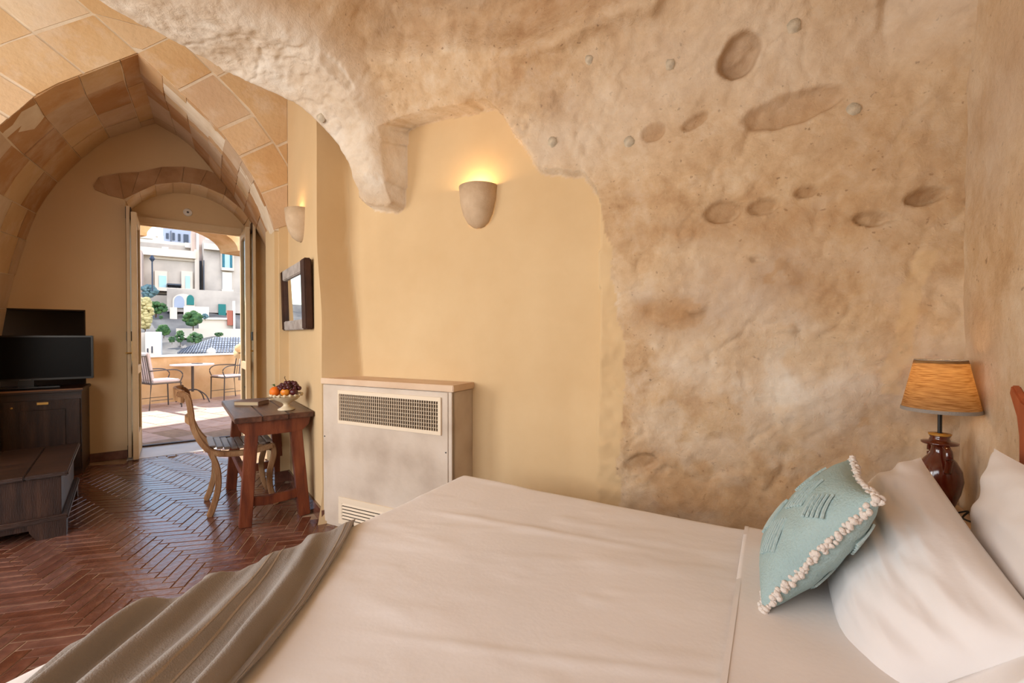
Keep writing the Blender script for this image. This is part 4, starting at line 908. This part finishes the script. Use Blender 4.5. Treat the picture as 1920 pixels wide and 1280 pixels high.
on(m2, 'sill', P4(862,412,975,430), SM_-1, town_lt, .5); on(m2, 'door_case', P4(872,450,962,622), SM_-1, town_wh, .2); on(m2, 'balcony_slab', P4(860,622,975,636), SM_-1, town_lt, .6); on(m2, 'vent', P4(902,652,940,692), SM_-1, dark_w, .1); on(m2, 'string_course', P4(690,706,1100,720), SM_-1, town_lt, .2)
on(m2, 'downpipe', P4(688,330,694,660), SM_-1, dark_w, .2)
m3 = bld('tower_house', P4(292,-60,580,190), SU, 8, town_bl, 'blue grey upper house with four tall windows', down=9)
for a in ((320,65,346,116),(383,62,406,130),(438,72,462,140),(492,78,540,150)): on(m3, 'window', P4(*a), SU, dark_w, .1)
on(m3, 'downpipe', P4(366,40,371,160), SU, dark_w, .2)
m4 = bld('tall_block', P4(574,40,705,640), SM_+1.5, 3, town_pk, 'tall rose stone block between the palace and the townhouse'); on(m4, 'lit_pilaster', P4(618,60,640,240), SM_+1.5, town_wh, .4); on(m4, 'doorway', P4(650,335,668,650), SM_+1.5, dark_w, .1)
m5 = bld('white_house', P4(-60,92,296,200), SU-4, 3.5, town_wh, 'sunlit white house above the palace', down=9); on(m5, 'roof_wall', P4(-60,80,190,100), SU-4, town_lt, .4); on(m5, 'chimney', P4(222,60,240,100), SU-4, town_lt, .4)
m6 = bld('roof_terrace', P4(-60,170,610,262), SM_+5, 6, town_lt, 'pale roof terrace wall above the palace', down=9); on(m6, 'parapet', P4(-60,205,610,215), SM_+5, tufa_out, .4); on(m6, 'white_gable', P4(282,212,345,250), SM_+5, town_wh, .6); on(m6, 'water_tank', P4(505,175,580,215), SM_+5, town_wh, .8)
m7 = bld('rose_house', P4(-80,230,82,700), SM_-3, 2.9, town_pk, 'narrow rose house at the edge of the palace')
m8 = bld('corner_tower', P4(700,40,860,170), SU+3, 6, town_wh, 'white upper house beside the tall block', down=9); on(m8, 'cornice', P4(700,60,860,75), SU+3, town_lt, .4)
m9 = bld('arched_house', P4(330,640,1100,830), SM_-3.3, 1.4, tufa_out, 'rough stone house with an arched porch below the palace')
def archpart(t, px, s, m, name, proud):
    t0, t1, z0, z1 = rect(*px, s); c, zb = t['c'], t['z']; r = (t1-t0)/2; h = z1-z0
    pts = [(t0-c,z0-zb),(t1-c,z0-zb)] + [((t0+t1)/2-c+r*math.cos(a), z0-zb+h*.5+h*.5*math.sin(a)) for a in np.linspace(0, math.pi, 13)]
    return MB().prism(pts, 1, -proud, .1).build(name, m, t)
archpart(m9, P4(385,662,600,795), SM_-3.3, town_lt, 'arch_ring', .12); archpart(m9, P4(400,678,500,792), SM_-3.3, town_bl, 'porch', .16); archpart(m9, P4(522,670,595,765), SM_-3.3, door_g, 'door', .18)
on(m9, 'door', P4(833,760,905,866), SM_-3.3, door_g, .15); on(m9, 'buttress', P4(360,800,428,1000), SM_-3.3, town_lt, 1.5)
# ravine slope with rock terraces
sl = MB(); n1, n2 = 60, 40; aa, bb2 = np.meshgrid(np.linspace(-16, 22, n1), np.linspace(0, 1, n2)); 
zt = at(*cpx(500,790), 43.2)[1]; zl = at(*cpx(500,1330), 26)[1]
ss = 43.4-17*(1-bb2); zz = -1.6*np.sin(np.clip(1-bb2, 0, 1)*math.pi*.9)+zl+(zt-zl)*(np.floor(bb2*6+.6*fbm(aa*.3, bb2*2, 2))/6*.6+bb2*.4)+.5*fbm(aa*.5, bb2*9, 3)
slope = grid_obj('ravine_slope', aa, ss, zz, rock_out); slope.matrix_world = MP; tag(slope, 'rocky ravine slope below the town', kind='structure')
tw1 = bld('terrace_wall', P4(495,785,740,1000), 41, 1, town_lt, 'pale retaining wall with a dark opening on the slope', 'wall'); on(tw1, 'opening', P4(560,880,640,975), 41, dark_w, .1)
tw2 = bld('ramp_wall', P4(640,900,985,1010), 40, 1, town_lt, 'pale ramp wall below the teal door', 'wall'); on(tw2, 'coping', P4(640,895,985,905), 40, town_wh, .2); on(tw2, 'rust_gate', P4(918,822,972,965), 40, red_w, .3); on(tw2, 'white_post', P4(975,730,992,1020), 40, town_wh, .4)
tw3 = bld('lower_wall', P4(420,1000,1100,1090), 38, 1, town_lt, 'long pale wall above the tiled roof', 'wall')
def bush(px, s, m, lab, name='bush', cat='bush', grp='bushes on the ravine slope', n=60):
    t0, t1, z0, z1 = rect(*px, s); rx, rz = (t1-t0)/2, (z1-z0)/2; t = thing(name, MP @ T((t0+t1)/2, s, z0), lab, cat, grp)
    b = MB(); lr = min(rx, rz)*.42
    for i in range(n):
        th_, f_ = random.uniform(0, 2*math.pi), random.uniform(-1, 1); r = random.uniform(.55, 1)**.5*.8; q = math.sqrt(1-f_*f_)
        c = (rx*r*q*math.cos(th_), min(rx, rz)*r*q*math.sin(th_)*.7, rz+rz*r*f_); rr = lr*random.uniform(.5, 1)
        b.ball((c[0]+random.uniform(-.1,.1)*rx, c[1], c[2]), rr, 6, 4, (1, 1, random.uniform(.7, 1)))
    b.build('foliage', m, t); MB().sweep([(0,0,-.5*rz),(.05*rx,0,rz*.9)], .12*rx, n=6).build('stem', stem_m, t); return t
bush(P4(60,570,255,695), SM_-3.5, bush_b, 'blue green shrub under the palace doors')
bush(P4(85,735,350,855), 41, bush_m, 'wide green bush below the blue green shrub')
bush(P4(488,815,680,975), 36.6, bush_m, 'large dark green bush in front of the retaining wall')
bush(P4(668,850,740,905), 38.0, bush_b, 'small grey shrub beside the large green bush')
bush(P4(228,955,365,1065), 37, bush_m, 'green bush beside the pale buttress')
bush(P4(342,1070,412,1135), 35, bush_m, 'small round bush above the white wall block')
bush(P4(412,1000,505,1145), 34.5, bush_m, 'upright dark bush low on the slope')
bush(P4(518,1035,690,1145), 34, bush_m, 'bright green bush beside the upright bush')
bush(P4(790,1030,890,1075), 37, bush_m, 'small yellowish bush on the long wall')
bush(P4(250,865,292,905), 39, bush_m, 'tiny bush on the rock face')
bush(P4(30,655,195,1040), 22, tree_y, 'sunny olive tree beyond the parapet', 'olive_tree', 'tree', None, 160)
wb2 = bld('white_block', P4(118,1028,272,1290), 18, 1.2, town_wh, 'white walled block with two slots beyond the parapet'); 
for a in ((135,1190,148,1240),(178,1170,190,1235)): on(wb2, 'slot', P4(*a), 18, dark_w, .02)
wb3 = bld('grey_wall', P4(20,1035,120,1290), 18.5, 1, town_lt, 'pale grey wall beside the white block', 'wall')
# tiled roof down in the ravine
rt = thing('tiled_roof', MP @ T(0, 0, 0), 'grey tiled roof slope just beyond the parapet', 'roof')
for i in range(22):
    for j in range(7):
        f0, f1 = j/7, (j+1)/7
        def rp(k, f): xa = 430+600*k/22*1.05; yt = 1225-150*f*(.25+.75*min(1, k/12)); return at(*cpx(xa+60*f*(1-k/22), yt), 17+5*f), 17+5*f
        (a0, s0), (a1, s1) = rp(i, f0), rp(i+1, f0); (b0, t0), (b1, t1) = rp(i, f1), rp(i+1, f1)
        q = [(a0[0],s0,a0[1]),(a1[0]-.03,s0,a1[1]),(b1[0]-.03,t1,b1[1]-.02),(b0[0],t0,b0[1]-.02)]
        MB().add(q+[(x, y, z-.06) for x, y, z in q], [(0,1,2,3),(7,6,5,4),(0,4,5,1),(1,5,6,2),(2,6,7,3),(3,7,4,0)]).build('tile', rooft, rt)
dsx, dsz = at(*cpx(762,1222), 16.5); ds = thing('satellite_dish', MP @ T(dsx, 16.4, dsz-.2), 'white satellite dish by the tiled roof', 'dish'); MB().lathe([(.001,.02),(.07,.015),(.12,-.01),(.12,-.02),(.001,.005)], n=24).build('dish', town_wh, ds, T(0,0,.2) @ Matrix.Rotation(R(80), 4, 'X'), smooth=True); MB().sweep([(0,.05,-.6),(0,.05,.2)], .03, n=6).build('mast', metal_g, ds)
lx, lz = at(*cpx(187,630), 42); lx2, lz2 = at(*cpx(185,300), 42); sl_ = thing('street_lamp', MP @ T(lx, 42, lz), 'black street lamp post in front of the palace', 'street lamp')
MB().sweep([(0,0,0),(0,0,lz2-lz)], .10, n=6).build('post', dark_w, sl_); MB().lathe([(.05,0),(.18,.2),(.05,.45)], (0,0,lz2-lz-.3), 8).build('lantern', dark_w, sl_)
